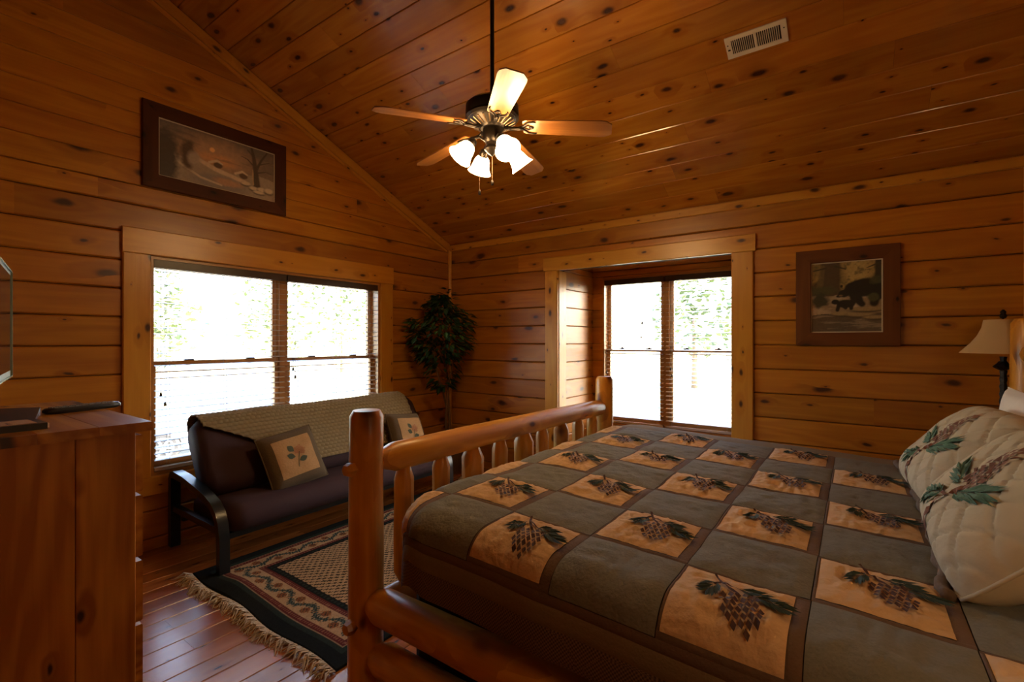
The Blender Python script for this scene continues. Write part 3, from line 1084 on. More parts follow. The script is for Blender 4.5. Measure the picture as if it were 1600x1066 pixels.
def pillow_frame(center, lean, yaw=0.0, roll=0.0):
    """pillow plane: local x along the bed width, local y up the pillow, local z out of its front; lean from vertical"""
    up = Vector((0, -math.sin(lean), math.cos(lean)))
    out = Vector((0, math.cos(lean), math.sin(lean)))
    x_ = up.cross(out)
    m_ = frame((0, 0, 0), x_, up, out)
    return Matrix.Translation(center) @ Matrix.Rotation(yaw, 4, 'Z') @ m_ @ Matrix.Rotation(roll, 4, 'Z')


def sham(center, lean, yaw, roll, label, seed):
    Wd, Ht, T = .66, .45, .23
    e = tag(empty('pillow', mw=pillow_frame(center, lean, yaw, roll)), label, 'pillow', 'pinecone shams')
    fn = pillow_surf(Wd, Ht, T, seed, .012, .07)
    pillow_mesh(fn, 72).build('pillowcase', 'sham_cloth', e, smooth='all')
    b_ = MB()
    # a pine branch standing on the pillow with a cone on top
    S = .45

    def on(x, y):
        a, c = max(-.97, min(.97, (x + .06) * S / (Wd / 2))), max(-.97, min(.97, (y - .15) * S / (Ht / 2)))
        return fn(a, c, 1, .006)
    br = strip([(-.02, -.36), (.0, -.18), (.02, -.02), (.03, .08)], .016) + strip([(.015, -.04), (-.08, -.05)], .01)
    put_polys(b_, br, on, 1)
    put_polys(b_, cone_scales(.03, .07, PI / 2 - .30, .40, .24, 8, 3), on, 1)
    put_polys(b_, needle_fan(-.03, .06, PI * .90, .36, 1.7, 10, .014), on, 0)
    put_polys(b_, needle_fan(-.07, -.05, PI * 1.14, .33, 1.8, 10, .014), on, 0)
    put_polys(b_, needle_fan(.06, -.0, .45, .46, 1.3, 12, .014), on, 0)
    b_.build('pinecone_embroidery', ['sham_green', 'sham_brown'], e)
    # brown cord edge
    pts_ = []
    for k_ in range(64):
        q = k_ / 64 * 4
        s_, f_ = int(q), q - int(q)
        a, c = [(-1 + 2 * f_, -1), (1, -1 + 2 * f_), (1 - 2 * f_, 1), (-1, 1 - 2 * f_)][s_]
        p_ = fn(a, c, 1)
        pts_.append((p_[0], p_[1], 0))
    pts_.append(pts_[0])
    MB().tube(pts_, .005, 6).build('edge_cord', 'sham_cloth', e, smooth='all')
    return e


sham((-1.685, -4.24, .975), .75, 0.05, 0.03, 'pinecone sham nearer the bear picture, behind the other sham', 2.0)
sham((-2.345, -4.24, .975), .75, 0.02, -0.04, 'pinecone sham in front at the right edge of the photo', 5.0)
for cx_, lb in ((-1.50, 'plain white pillow behind the far pinecone sham'), (-2.42, 'plain white pillow behind the front pinecone sham')):
    e = tag(empty('pillow', mw=pillow_frame((cx_, -4.44, 1.015), .04)), lb, 'pillow')
    pillow_mesh(pillow_surf(.72, .40, .11, cx_ * 3), 24).build('pillowcase', 'white_cotton', e, smooth='all')

# ------------------------------------------------------------------ futon
fut = tag(empty('futon', (-1.83, -0.4, 0)), 'futon sofa with dark maroon mattress and black metal arms under the gable window', 'futon')
FO = Vector(fut.location)
FX0, FX1 = -2.80, -0.88
# profile of the folded mattress in (y, z): seat front -> crease -> back top


def slab_profile(ya, za, yb, zb, th, n=8):
    """stadium-like closed loop round the segment a-b"""
    d = Vector((yb - ya, zb - za)).normalized()
    nrm = Vector((-d.y, d.x))
    out = []
    for (cx_, cz_, s0_) in ((yb, zb, 0), (ya, za, PI)):
        for k_ in range(n + 1):
            a = s0_ + PI / 2 - PI * k_ / n
            q = d * math.cos(a) + nrm * math.sin(a)
            out.append((cx_ + q.x * th / 2, cz_ + q.y * th / 2))
    return out


def cushion_bar(prof, x0, x1, nx=40, endr=.10, seed=0.0, sag=.006):
    b_ = MB()
    n = len(prof)
    cy_ = sum(p_[0] for p_ in prof) / n
    cz_ = sum(p_[1] for p_ in prof) / n
    v_ = []
    for i in range(nx + 1):
        s = i / nx
        x = x0 + (x1 - x0) * s
        e_ = min(x - x0, x1 - x)
        k = 1.0 if e_ >= endr else 0.80 + 0.20 * math.sqrt(max(0, 1 - (1 - e_ / endr) ** 2))
        for (y, z) in prof:
            w_ = 1 + sag * 3 * noise.noise((x * 3 + seed, y * 5, z * 5))
            v_.append((x - FO.x, cy_ + (y - cy_) * k * w_ - FO.y, cz_ + (z - cz_) * k * w_ - FO.z))
    f_ = []
    for i in range(nx):
        for k_ in range(n):
            a, c = i * n + k_, i * n + (k_ + 1) % n
            f_.append((a, c, c + n, a + n))
    f_.append(tuple(range(n - 1, -1, -1)))
    f_.append(tuple(range(nx * n, (nx + 1) * n)))
    return b_.add(v_, f_)


seat_prof = slab_profile(-.72, .315, -.30, .300, .19)
BA, BB = (-.42, .48), (-.235, .785)
back_prof = slab_profile(BA[0], BA[1], BB[0], BB[1], .20)
cushion_bar(seat_prof, FX0, FX1).build('seat_mattress', 'maroon_cloth', fut, smooth='all')
cushion_bar(back_prof, FX0, FX1, seed=4).build('back_mattress', 'maroon_cloth', fut, smooth='all')
for q in (-2.45, -1.95, -1.45, -1.1):
    MB().lathe([(.016, 0), (.014, .006), (.004, .010)], 10, c=(q - FO.x, -.80 - FO.y, .335 - FO.z)).build('tuft_button', 'maroon_cloth', fut)
arm_pts = [(-.05, 0.0), (-.05, .47), (-.065, .497), (-.10, .505), (-.25, .495), (-.45, .462), (-.58, .435), (-.67, .405), (-.73, .36), (-.765, .30), (-.78, .22), (-.785, .014)]


def flat_bar(pts_, x0, x1, th):
    b_ = MB()
    n = len(pts_)
    v_ = []
    for i, (y, z) in enumerate(pts_):
        a, c = pts_[max(0, i - 1)], pts_[min(n - 1, i + 1)]
        d = Vector((c[0] - a[0], c[1] - a[1])).normalized()
        nx_, nz_ = -d.y * th / 2, d.x * th / 2
        for (xx, sg) in ((x0, 1), (x1, 1), (x1, -1), (x0, -1)):
            v_.append((xx - FO.x, y + sg * nx_ - FO.y, z + sg * nz_ - FO.z))
    f_ = [(i * 4 + k_, i * 4 + (k_ + 1) % 4, (i + 1) * 4 + (k_ + 1) % 4, (i + 1) * 4 + k_) for i in range(n - 1) for k_ in range(4)]
    f_ += [(3, 2, 1, 0), tuple(range((n - 1) * 4, n * 4))]
    return b_.add(v_, f_)


for x_ in (-2.865, -0.875):
    flat_bar(arm_pts, x_, x_ + .06, .045).build('arm_frame', 'black_metal', fut, smooth=35)
    MB().box((x_ + .01 - FO.x, -.76 - FO.y, .245), (x_ + .05 - FO.x, -.06 - FO.y, .285)).build('side_bar', 'black_metal', fut)
MB().box((-2.81 - FO.x, -.70 - FO.y, .175), (-.87 - FO.x, -.665 - FO.y, .21)).build('front_rail', 'black_metal', fut)
MB().box((-2.81 - FO.x, -.13 - FO.y, .175), (-.87 - FO.x, -.095 - FO.y, .21)).build('back_rail', 'black_metal', fut)

# knitted throw over the back --------------------------------------
bd_ = (Vector(BB) - Vector(BA)).normalized()
bn_ = Vector((-bd_.y, bd_.x))            # towards +y? flipped below when needed
if bn_.x > 0:
    bn_ = -bn_                            # outward to the room (-y)


def throw_yz(s, off):
    """s: arc length; 0 at the room-side shoulder, positive down the front, negative over the top and behind"""
    r = .10 + off
    if s >= 0:
        q = Vector(BB) + bn_ * r - bd_ * s
    elif s > -PI * r:
        a = -s / r
        q = Vector(BB) + (bn_ * math.cos(a) + bd_ * math.sin(a)) * r
    else:
        q = Vector(BB) - bn_ * r - bd_ * (-s - PI * r)
    return q


def throw_fn(a, c):
    s = -.52 + (c) * (.52 + .385)
    t_ = max(0.0, min(1.0, s / .385))
    xl = -2.77 + .62 * max(0, t_) ** .9 + .02 * math.sin(s * 9)
    xr = -1.00 - .0 * t_ + .015 * math.sin(s * 7 + 1)
    x = xl + (xr - xl) * a
    # chunky knit: rows along the length with offset stitches
    rowp, stp = .030, .036
    rr = s / rowp
    row = math.floor(rr)
    ph = (x / stp + (row % 2) * .5)
    kn = .011 * abs(math.sin(PI * rr)) ** .7 * (0.55 + .45 * abs(math.sin(PI * ph)))
    sag_ = .012 * noise.noise((x * 2.4, s * 3, 4.2)) + .004
    q = throw_yz(s, .012 + kn + max(0, sag_))
    return (x, q.x, q.y)


b = MB().grid(throw_fn, 400, 240)
th_o = b.build('knitted_throw', 'knit_wool', smooth='all')
sm_ = th_o.modifiers.new('thickness', 'SOLIDIFY')
sm_.thickness = 0.008
sm_.offset = -1
tag(th_o, 'chunky beige knitted throw draped over the futon back', 'blanket')


def deco_cushion(center, lean, yaw, roll, label, seed):
    Wd = Ht = .40
    e = tag(empty('throw_cushion', mw=pillow_frame(center, lean, yaw, roll)), label, 'cushion', 'flower print cushions on the futon')
    fn = pillow_surf(Wd, Ht, .15, seed)
    pillow_mesh(fn, 24).build('cushion_cover', 'cushion_border', e, smooth='all')
    k = .68
    MB().grid(lambda a, c: fn((2 * a - 1) * k, (2 * c - 1) * k + .0, 1, .003), 18, 18).build('center_panel', 'cushion_center', e, smooth='all')
    b_ = MB()

    def on(x, y):
        return fn(x, y, 1, .0055)

    def leaf(cx_, cy_, ang, L, W_):
        pts_ = [(L * (t_ - .5), W_ * math.sin(PI * t_)) for t_ in np.linspace(0, 1, 7)] + [(L * (t_ - .5), -W_ * math.sin(PI * t_)) for t_ in np.linspace(1, 0, 7)[1:-1]]
        return [(cx_ + x * math.cos(ang) - y * math.sin(ang), cy_ + x * math.sin(ang) + y * math.cos(ang)) for x, y in pts_]
    put_polys(b_, strip([(-.06, -.42), (-.02, -.25), (.04, -.08), (.12, .10)], .012), on, 0)
    put_polys(b_, [leaf(-.14, .28, 2.2, .30, .11), leaf(-.20, .02, 2.7, .30, .10), leaf(.18, -.18, .2, .32, .10)], on, 0)
    put_polys(b_, cone_scales(.10, .02, PI / 2 - .3, .34, .40, 6, 4), on, 1)
    b_.build('flower_print', ['cushion_leaf', 'cushion_flower'], e)
    pts_ = []
    for k_ in range(41):
        q = (k_ % 40) / 40 * 4
        s_, f_ = int(q), q - int(q)
        a, c = [(-1 + 2 * f_, -1), (1, -1 + 2 * f_), (1 - 2 * f_, 1), (-1, 1 - 2 * f_)][s_]
        p_ = fn(a, c, 1)
        pts_.append((p_[0], p_[1], 0))
    MB().tube(pts_, .006, 6).build('edge_cord', 'cushion_border', e, smooth='all')
    return e


def sofa_frame(center, lean, yaw, roll):
    up = Vector((0, math.sin(lean), math.cos(lean)))
    out = Vector((0, -math.cos(lean), math.sin(lean)))
    x_ = up.cross(out)
    return Matrix.Translation(center) @ Matrix.Rotation(yaw, 4, 'Z') @ frame((0, 0, 0), x_, up, out) @ Matrix.Rotation(roll, 4, 'Z')


_pf = pillow_frame
pillow_frame = sofa_frame
deco_cushion((-2.30, -.615, .58), .45, -.10, .16, 'square flower print cushion at the left end of the futon', 3.0)
deco_cushion((-1.22, -.615, .575), .45, .12, -.12, 'square flower print cushion partly hidden behind the bed post', 8.0)
pillow_frame = _pf

# ------------------------------------------------------------------ rug
RX0, RX1, RY0, RY1 = -2.95, -0.55, -2.09, -0.62
nu, nv = 420, 260
uu = np.linspace(0, RX1 - RX0, nu + 1)
vv = np.linspace(0, RY1 - RY0, nv + 1)
U, V = np.meshgrid(uu, vv)
Lx, Ly = RX1 - RX0, RY1 - RY0
dl, dr, db, dt = U, Lx - U, V, Ly - V
d = np.minimum(np.minimum(dl, dr), np.minimum(db, dt))
along = np.where(np.minimum(dl, dr) < np.minimum(db, dt), V, U)
colr = np.zeros(U.shape + (3,))


def setc(mask, c):
    colr[mask] = c


BLK, GRN, RED, CRM, TAN = (.010, .013, .013), (.020, .032, .027), (.105, .022, .022), (.42, .30, .18), (.30, .22, .14)
h_ = np.modf(np.abs(np.sin(U * 311.7 + V * 127.1) * 43758.5))[0]
setc(d < .075, BLK)
setc((d >= .075) & (d < .108), GRN)
setc((d >= .108) & (d < .114), TAN)
mR = (d >= .114) & (d < .148)
setc(mR, RED)
setc(mR & (np.abs(np.sin(along * PI / .018)) > .8) & (np.abs(d - .131) < .008), (.25, .12, .08))
mF = (d >= .148) & (d < .272)
setc(mF, CRM)
cb = (d - .21) / .062
ph = along / .24
vine = .45 * np.sin(2 * PI * ph)
leafm = (np.abs(cb - vine) < .16 + .26 * np.abs(np.sin(4 * PI * ph + .6)) * (np.sin(23 * PI * ph + cb * 7) > -.35))
setc(mF & leafm, (.028, .05, .046))
setc(mF & leafm & (np.sin(31 * PI * ph + cb * 9) > .75), (.12, .16, .15))
fl1 = (((np.modf(ph + .25)[0] - .5) * .24) ** 2 + ((cb + .35) * .062) ** 2) < .026 ** 2
fl2 = (((np.modf(ph + .75)[0] - .5) * .24) ** 2 + ((cb - .35) * .062) ** 2) < .026 ** 2
setc(mF & (fl1 | fl2), (.22, .085, .04))
setc(mF & (fl1 | fl2) & (np.sin(along * 260) * np.sin(d * 260) > .2), (.035, .04, .03))
setc(mF & (np.abs(cb + vine * 1.2) < .1) & (np.sin(40 * PI * ph) > .2), (.30, .14, .05))
mR2 = (d >= .272) & (d < .303)
setc(mR2, RED)
setc(mR2 & (np.abs(np.sin(along * PI / .018)) > .8) & (np.abs(d - .288) < .008), (.25, .12, .08))
setc((d >= .303) & (d < .345), BLK)
setc((d >= .318) & (d < .332) & (np.sin(along * 200) > 0), GRN)
fld = d >= .345
setc(fld, CRM)
p_ = .0465
gi, gj = np.floor(V / p_), 0
uo = U / p_ + .5 * (np.floor(V / (p_ * .5)) % 2)
fu, fv = np.modf(uo)[0] - .5, np.modf(V / (p_ * .5))[0] - .5
setc(fld & (np.abs(fu + .10 * np.sign(fv)) < .20) & (np.abs(fv) < .40), (.022, .024, .02))
colr *= (.82 + .36 * h_)[..., None]
Z = np.full(U.shape, .011)
Z += .002 * np.sin(U * 5) * np.sin(V * 6 + 1)
crn = np.exp(-((U - .10) ** 2 / .012 + (Ly - V - .38) ** 2 / .02))
Z += .022 * crn
X, Y = U + RX0 + .012 * np.sin(V * 9) * np.exp(-U * 6), V + RY0
X -= .0
edge = (U == uu[0]) | (U == uu[-1]) | (V == vv[0]) | (V == vv[-1])
Z[edge] = .002
X0_ = X.copy()
Y = np.where(edge & (V == vv[0]), Y + .005, Y)
vs = np.stack([X, Y, Z], -1).reshape(-1, 3)
idx = np.arange((nu + 1) * (nv + 1)).reshape(nv + 1, nu + 1)
fs = np.stack([idx[:-1, :-1], idx[:-1, 1:], idx[1:, 1:], idx[1:, :-1]], -1).reshape(-1, 4)
rug = tag(empty('area_rug', ((RX0 + RX1) / 2, (RY0 + RY1) / 2, 0)), 'fringed oriental style rug with floral border in front of the futon', 'rug')


def col_mesh(name, vs, fs, cols, mat, parent, mw=None, smooth=True):
    me = bpy.data.meshes.new(name)
    me.from_pydata([tuple(q) for q in vs], [], [tuple(int(i) for i in q) for q in fs])
    me.materials.append(M[mat])
    at = me.color_attributes.new('Col', 'FLOAT_COLOR', 'POINT')
    c4 = np.ones((len(vs), 4), dtype=np.float32)
    c4[:, :3] = np.asarray(cols).reshape(-1, 3)
    at.data.foreach_set('color', c4.ravel())
    if smooth:
        me.polygons.foreach_set('use_smooth', [True] * len(me.polygons))
    me.update()
    return link(name, me, parent, mw)


vs[:, 0] -= rug.location.x
vs[:, 1] -= rug.location.y
col_mesh('pile', vs, fs, colr, 'rug_wool', rug)
for sgn, xe in ((-1, RX0), (1, RX1)):
    b = MB()
    for k in range(230):
        y0_ = RY0 + (RY1 - RY0) * (k + random.random()) / 230
        L_ = random.uniform(.06, .105)
        a = random.uniform(-.7, .5)
        xb = xe + .012 * math.sin((y0_ - RY0) * 9) * (1 if sgn < 0 else 0)
        p0_ = (xb - rug.location.x, y0_ - rug.location.y, .008)
        p1_ = (xb + sgn * L_ * .5 - rug.location.x, y0_ + L_ * .5 * math.sin(a) - rug.location.y, .012 + random.uniform(0, .022))
        p2_ = (xb + sgn * L_ * math.cos(a * .8) - rug.location.x, y0_ + L_ * math.sin(a * 1.4) - rug.location.y, .004)
        b.tube([p0_, p1_, p2_], .003, 4, rs=[.003, .0042, .0018])
    f_o = b.build('fringe', 'fringe_wool', rug)
    f_o['kind'] = 'stuff'

# ------------------------------------------------------------------ ceiling fan
FC = Vector((-2.05, -2.235, 0))
fan = tag(empty('ceiling_fan', (FC.x, FC.y, 2.60)), 'five-blade ceiling fan with four lit frosted bell shades on a black rod', 'ceiling fan')
FZ = 2.60


def fb(b_, name, mat, mw=None, smooth=True, parent=None):
    return b_.build(name, mat, parent or fan, mw, smooth)


zc = ceil_z(FC.x)
fb(MB().lathe([(.012, .15), (.012, zc - FZ - .03)], 12), 'down_rod', 'black_metal')
fb(MB().lathe([(.02, zc - FZ - .075), (.05, zc - FZ - .055), (.062, zc - FZ - .01), (.062, zc - FZ + .03)], 20), 'canopy', 'bronze')
fb(MB().lathe([(.03, .185), (.035, .165), (.07, .155), (.135, .148), (.148, .135), (.150, .085), (.146, .078), (.150, .070), (.140, .058)], 36), 'motor_housing', 'bronze')
b = MB().lathe([(.138, .060), (.125, .045), (.075, .022), (.065, .010)], 36)
fb(b, 'motor_plate', 'bronze')
for k in range(24):
    a = 2 * PI * k / 24
    p0_, p1_ = Vector((math.cos(a) * .078, math.sin(a) * .078, .0215)), Vector((math.cos(a) * .128, math.sin(a) * .128, .0455))
    fb(MB().tube([p0_, p1_], .0045, 6), 'vent_rib', 'bronze_edge')
TH0 = 2.695
bl_me = ir_me = None
for k in range(5):
    a = TH0 - k * 2 * PI / 5
    d_ = Vector((math.cos(a), math.sin(a), -.085)).normalized()
    s_ = Vector((-math.sin(a), math.cos(a), 0))
    n_ = d_.cross(s_)
    pit = math.radians(-12)
    s2 = s_ * math.cos(pit) + n_ * math.sin(pit)
    n2 = d_.cross(s2)
    mw = frame(Vector((0, 0, .030)), d_, s2, n2)
    if bl_me is None:
        out = [(.175, -.048), (.19, -.056), (.60, -.068), (.63, -.064), (.66, -.040), (.664, .040), (.63, .064), (.60, .068), (.19, .056), (.175, .048)]
        o_ = fb(MB().prism(out, -.003, .003), 'blade', 'blade_wood', mw, False)
        bl_me = o_.data
    else:
        o_ = link('blade', bl_me, fan, mw)
    if ir_me is None:
        b = MB()
        b.tube([(.07, 0, -.004), (.11, 0, -.016), (.15, 0, -.013), (.175, 0, -.008)], .009, 8, rs=[.012, .010, .010, .012])
        for sg in (-1, 1):
            b.tube([(.165, 0, -.008), (.185, sg * .022, -.008), (.205, sg * .044, -.007), (.235, sg * .050, -.006), (.25, sg * .046, -.006)], .0045, 6, rs=[.006, .006, .0055, .005, .003])
            b.tube([(.18, 0, -.008), (.205, sg * .018, -.007), (.222, sg * .008, -.007), (.21, sg * .001, -.007)], .0035, 6)
        b.lathe([(.012, 0), (.009, -.005)], 10, c=(.225, 0, -.005))
        ir_ = b.build('blade_iron', 'bronze', o_, smooth='all')
        ir_me = ir_.data
    else:
        link('blade_iron', ir_me, o_)
# light kit
fb(MB().lathe([(.052, .02), (.055, -.02), (.050, -.055), (.036, -.068), (.034, -.085), (.042, -.095), (.044, -.105), (.026, -.125), (.010, -.135), (.004, -.142)], 24), 'light_fitter', 'bronze')
sh_me = soc_me = None
for k, az in enumerate((148, 62, -30, -116)):
    a = math.radians(az)
    rd = Vector((math.cos(a), math.sin(a), 0))
    arm = MB().tube([rd * .04 + Vector((0, 0, -.06)), rd * .075 + Vector((0, 0, -.045)), rd * .105 + Vector((0, 0, -.055)), rd * .118 + Vector((0, 0, -.085))], .0065, 8)
    ao = fb(arm, 'lamp_arm', 'bronze')
    dn = (rd * .62 + Vector((0, 0, -.78))).normalized()
    s_ = Vector((-math.sin(a), math.cos(a), 0))
    mw = frame(rd * .112 + Vector((0, 0, -.075)), s_, dn.cross(s_), dn)
    if sh_me is None:
        prof = [(.022, .028), (.030, .032), (.040, .045), (.046, .062), (.050, .082), (.056, .102), (.068, .122), (.070, .124), (.066, .122), (.053, .101), (.047, .082), (.043, .062), (.037, .047), (.028, .036)]
        so = MB().lathe(prof, 28, cap=False).build('lamp_shade', 'lit_glass', fan, mw, 'all')
        sh_me = so.data
        bo = MB().lathe([(.012, .03), (.018, .045), (.026, .065), (.027, .08), (.018, .097), (.004, .103)], 16).build('bulb', 'lit_glass', so, smooth='all')
        bu_me = bo.data
        ko = MB().lathe([(.012, -.012), (.022, -.004), (.026, .010), (.026, .030), (.022, .034)], 18).build('lamp_socket', 'bronze', ao, mw, 40)
        soc_me = ko.data
    else:
        so = link('lamp_shade', sh_me, fan, mw)
        link('bulb', bu_me, so)
        link('lamp_socket', soc_me, ao, mw)
for (ox, oy, zb) in ((-.045, .055, -.36), (.0, 0.0, -.305)):
    b = MB()
    z = -.13
    b.tube([(ox * .4, oy * .4, -.12), (ox, oy, -.16), (ox, oy, zb + .03)], .0012, 5)
    while z > zb + .03:
        z -= .009
        if z < -.16:
            b.lathe([(.0006, .002), (.0022, 0), (.0006, -.002)], 6, c=(ox, oy, z))
    co = fb(b, 'pull_chain', 'bronze_edge')
    fb(MB().lathe([(.003, .03), (.006, .022), (.008, .008), (.006, 0)], 12, c=(ox, oy, zb)), 'pull_fob', 'bronze', parent=co)

# ------------------------------------------------------------------ ceiling vent
vc = Vector((-1.237, -3.447, ceil_z(-1.237)))
mw = frame(vc, Vector((0, -1, 0)), sv, -nv_)        # local x along the eave, y down the slope, z up into the ceiling
ve = tag(empty('ceiling_vent', mw=frame(vc, Vector((0, 1, 0)), sv, nv_)), 'cream metal air register set in the sloping ceiling', 'vent')
HL, HW = .152, .068
MB().box((-.125, -.046, .0005), (.125, .046, .002)).build('backing', 'vent_dark', ve)
b = MB()
for (a, c) in (((-HL, -HW, 0), (HL, -.044, .007)), ((-HL, .044, 0), (HL, HW, .007)), ((-HL, -.044, 0), (-.122, .044, .007)), ((.122, -.044, 0), (HL, .044, .007)), ((-.005, -.044, 0), (.005, .044, .007))):
    b.box(a, c)
b.build('register_frame', 'vent_white', ve)
sl_me = None
for k in range(24):
    xx = -.114 + k * .0098 + (0.006 if k > 11 else 0)
    if sl_me is None:
        o_ = MB().box((-.0012, -.044, .002), (.0012, .044, .0065)).build('louvre', 'vent_white', ve)
        sl_me = o_.data
    else:
        o_ = link('louvre', sl_me, ve)
    o_.location = (xx, 0, 0)
    o_.rotation_euler = (0, math.radians(32 if k < 12 else -32), 0)
MB().box((.130, .006, .006), (.142, .012, .012)).build('damper_lever', 'bronze', ve)
for sx in (-.138, .140):
    MB().lathe([(.004, .007), (.003, .009)], 8, c=(sx, -.02, 0)).build('screw', 'bronze', ve)


# ------------------------------------------------------------------ framed pictures (painted in mesh colours)
def vnoise(xx, yy, seed=0):
    xi, yi = np.floor(xx).astype(int), np.floor(yy).astype(int)
    xf, yf = xx - xi, yy - yi
    xf, yf = xf * xf * (3 - 2 * xf), yf * yf * (3 - 2 * yf)

    def hsh(a, c):
        q = np.sin(a * 127.1 + c * 311.7 + seed * 74.7) * 43758.5453
        return q - np.floor(q)
    return (hsh(xi, yi) * (1 - xf) + hsh(xi + 1, yi) * xf) * (1 - yf) + (hsh(xi, yi + 1) * (1 - xf) + hsh(xi + 1, yi + 1) * xf) * yf


def fbm(xx, yy, seed=0, o_=4):
    r_, a = np.zeros_like(xx), .5
    for k_ in range(o_):
        r_ += a * vnoise(xx * 2 ** k_, yy * 2 ** k_, seed + k_)
        a *= .5
    return r_


class Paint:
    def __init__(s, W_, H_, nx, ny):
        s.nx, s.ny = nx, ny
        s.x, s.y = np.meshgrid(np.linspace(0, 1, nx + 1), np.linspace(0, 1, ny + 1))
        s.asp = W_ / H_
        s.c = np.zeros(s.x.shape + (3,))

    def mix(s, mask, c, k_=1.0):
        m_ = np.clip(mask, 0, 1)[..., None] * k_
        s.c = s.c * (1 - m_) + np.asarray(c) * m_

    def ell(s, cx_, cy_, rx, ry, soft=.15, ang=0.0, nz=0.0, seed=0):
        dx, dy = (s.x - cx_) * s.asp, s.y - cy_
        ca_, sa_ = math.cos(ang), math.sin(ang)
        u, v_ = (dx * ca_ + dy * sa_) / (rx * s.asp), (-dx * sa_ + dy * ca_) / ry
        q = np.sqrt(u * u + v_ * v_)
        if nz:
            q = q + nz * (fbm(s.x * 14 * s.asp, s.y * 14, seed) - .5)
        return np.clip((1 - q) / soft + .5, 0, 1)

    def line(s, pts_, wd, soft=.5):
        m_ = np.zeros_like(s.x)
        for (x0, y0, w0), (x1, y1, w1) in zip(pts_[:-1], pts_[1:]):
            ax, ay, bx_, by_ = x0 * s.asp, y0, x1 * s.asp, y1
            px_, py_ = s.x * s.asp - ax, s.y - ay
            L2 = (bx_ - ax) ** 2 + (by_ - ay) ** 2 + 1e-9
            t_ = np.clip((px_ * (bx_ - ax) + py_ * (by_ - ay)) / L2, 0, 1)
            d_ = np.hypot(px_ - t_ * (bx_ - ax), py_ - t_ * (by_ - ay))
            ww_ = (w0 + (w1 - w0) * t_) * wd
            m_ = np.maximum(m_, np.clip((ww_ - d_) / (soft * ww_ + 1e-6) + .5, 0, 1))
        return m_


def paint_winter():
    P = Paint(.80, .40, 180, 90)
    n1 = fbm(P.x * 6, P.y * 12, 1)
    P.c[:] = (.10, .075, .058)
    P.mix(np.clip((P.y - .45) * 1.2 + (n1 - .5) * 1.4, 0, 1), (.055, .047, .042))
    P.mix(P.ell(.46, .62, .30, .30, .9, nz=.5, seed=2), (.20, .125, .08))
    P.mix(P.ell(.47, .55, .16, .10, .9, nz=.6, seed=3), (.27, .14, .07))
    P.mix(P.ell(.42, .72, .022, .045, .3), (.42, .26, .11))
    P.mix(np.clip((fbm(P.x * 5 + P.y * 8, P.y * 16, 7) - .55) * 5, 0, 1) * (P.y > .55), (.045, .038, .033), .7)
    snow = P.y < .40 + .05 * np.sin(P.x * 9) + .05 * (n1 - .5)
    P.mix(snow * 1.0, (.17, .135, .105))
    P.mix(P.line([(.25, .50, 1), (.45, .36, 1.2), (.75, .24, 1)], .035), (.29, .23, .175))
    P.mix(P.ell(.48, .10, .24, .15, .5, nz=.4, seed=4), (.12, .105, .10))
    P.mix(P.ell(.56, .16, .12, .07, .6, nz=.5, seed=5), (.22, .13, .085))
    P.mix(P.line([(.05, .55, 1), (.16, .30, 1), (.32, .14, 1), (.5, .08, .8)], .02), (.27, .22, .175))
    P.mix(P.ell(.04, .3, .10, .5, .5, nz=.7, seed=6), (.035, .03, .027))
    P.mix(P.ell(.22, .52, .055, .26, .5, nz=.6, seed=8), (.045, .03, .022))
    P.mix(P.ell(.27, .45, .05, .14, .7, nz=.5, seed=9), (.19, .155, .13))
    for cx_, cy_, k_ in ((.47, .45, 1), (.70, .37, 1)):
        P.mix(P.ell(cx_, cy_, .040 * k_, .055 * k_, .3), (.05, .03, .02))
        P.mix(P.line([(cx_ - .075, cy_ + .015, 1), (cx_ - .01, cy_ + .085, 1), (cx_ + .035, cy_ + .045, .7)], .022), (.30, .24, .18))
    dk = (.035, .026, .020)
    P.mix(P.line([(.83, .22, 1.6), (.82, .5, 1.1), (.80, .80, .8), (.78, .98, .5)], .045), dk)
    P.mix(P.line([(.82, .55, .8), (.87, .78, .6), (.93, .98, .4)], .035), dk)
    for q in ([(.81, .62, .6), (.74, .74, .4), (.68, .77, .2)], [(.86, .70, .5), (.94, .78, .3), (.99, .80, .2)], [(.84, .52, .5), (.92, .58, .3), (.98, .56, .2)], [(.80, .82, .5), (.74, .93, .3)]):
        P.mix(P.line(q, .025), dk)
    P.mix(P.line([(.795, .25, 1), (.79, .55, .6)], .012), (.24, .16, .09))
    for cx_, cy_, rx, ry in ((.72, .22, .05, .045), (.80, .16, .05, .05), (.88, .17, .05, .06), (.95, .18, .05, .075), (.85, .10, .06, .04)):
        P.mix(P.ell(cx_, cy_, rx, ry, .5), (.05, .04, .034))
        P.mix(P.ell(cx_, cy_ + .018, rx * .9, ry * .75, .5), (.30, .25, .19))
    P.c *= 2.5 * (.85 + .3 * fbm(P.x * 60, P.y * 30, 11))[..., None]
    return P


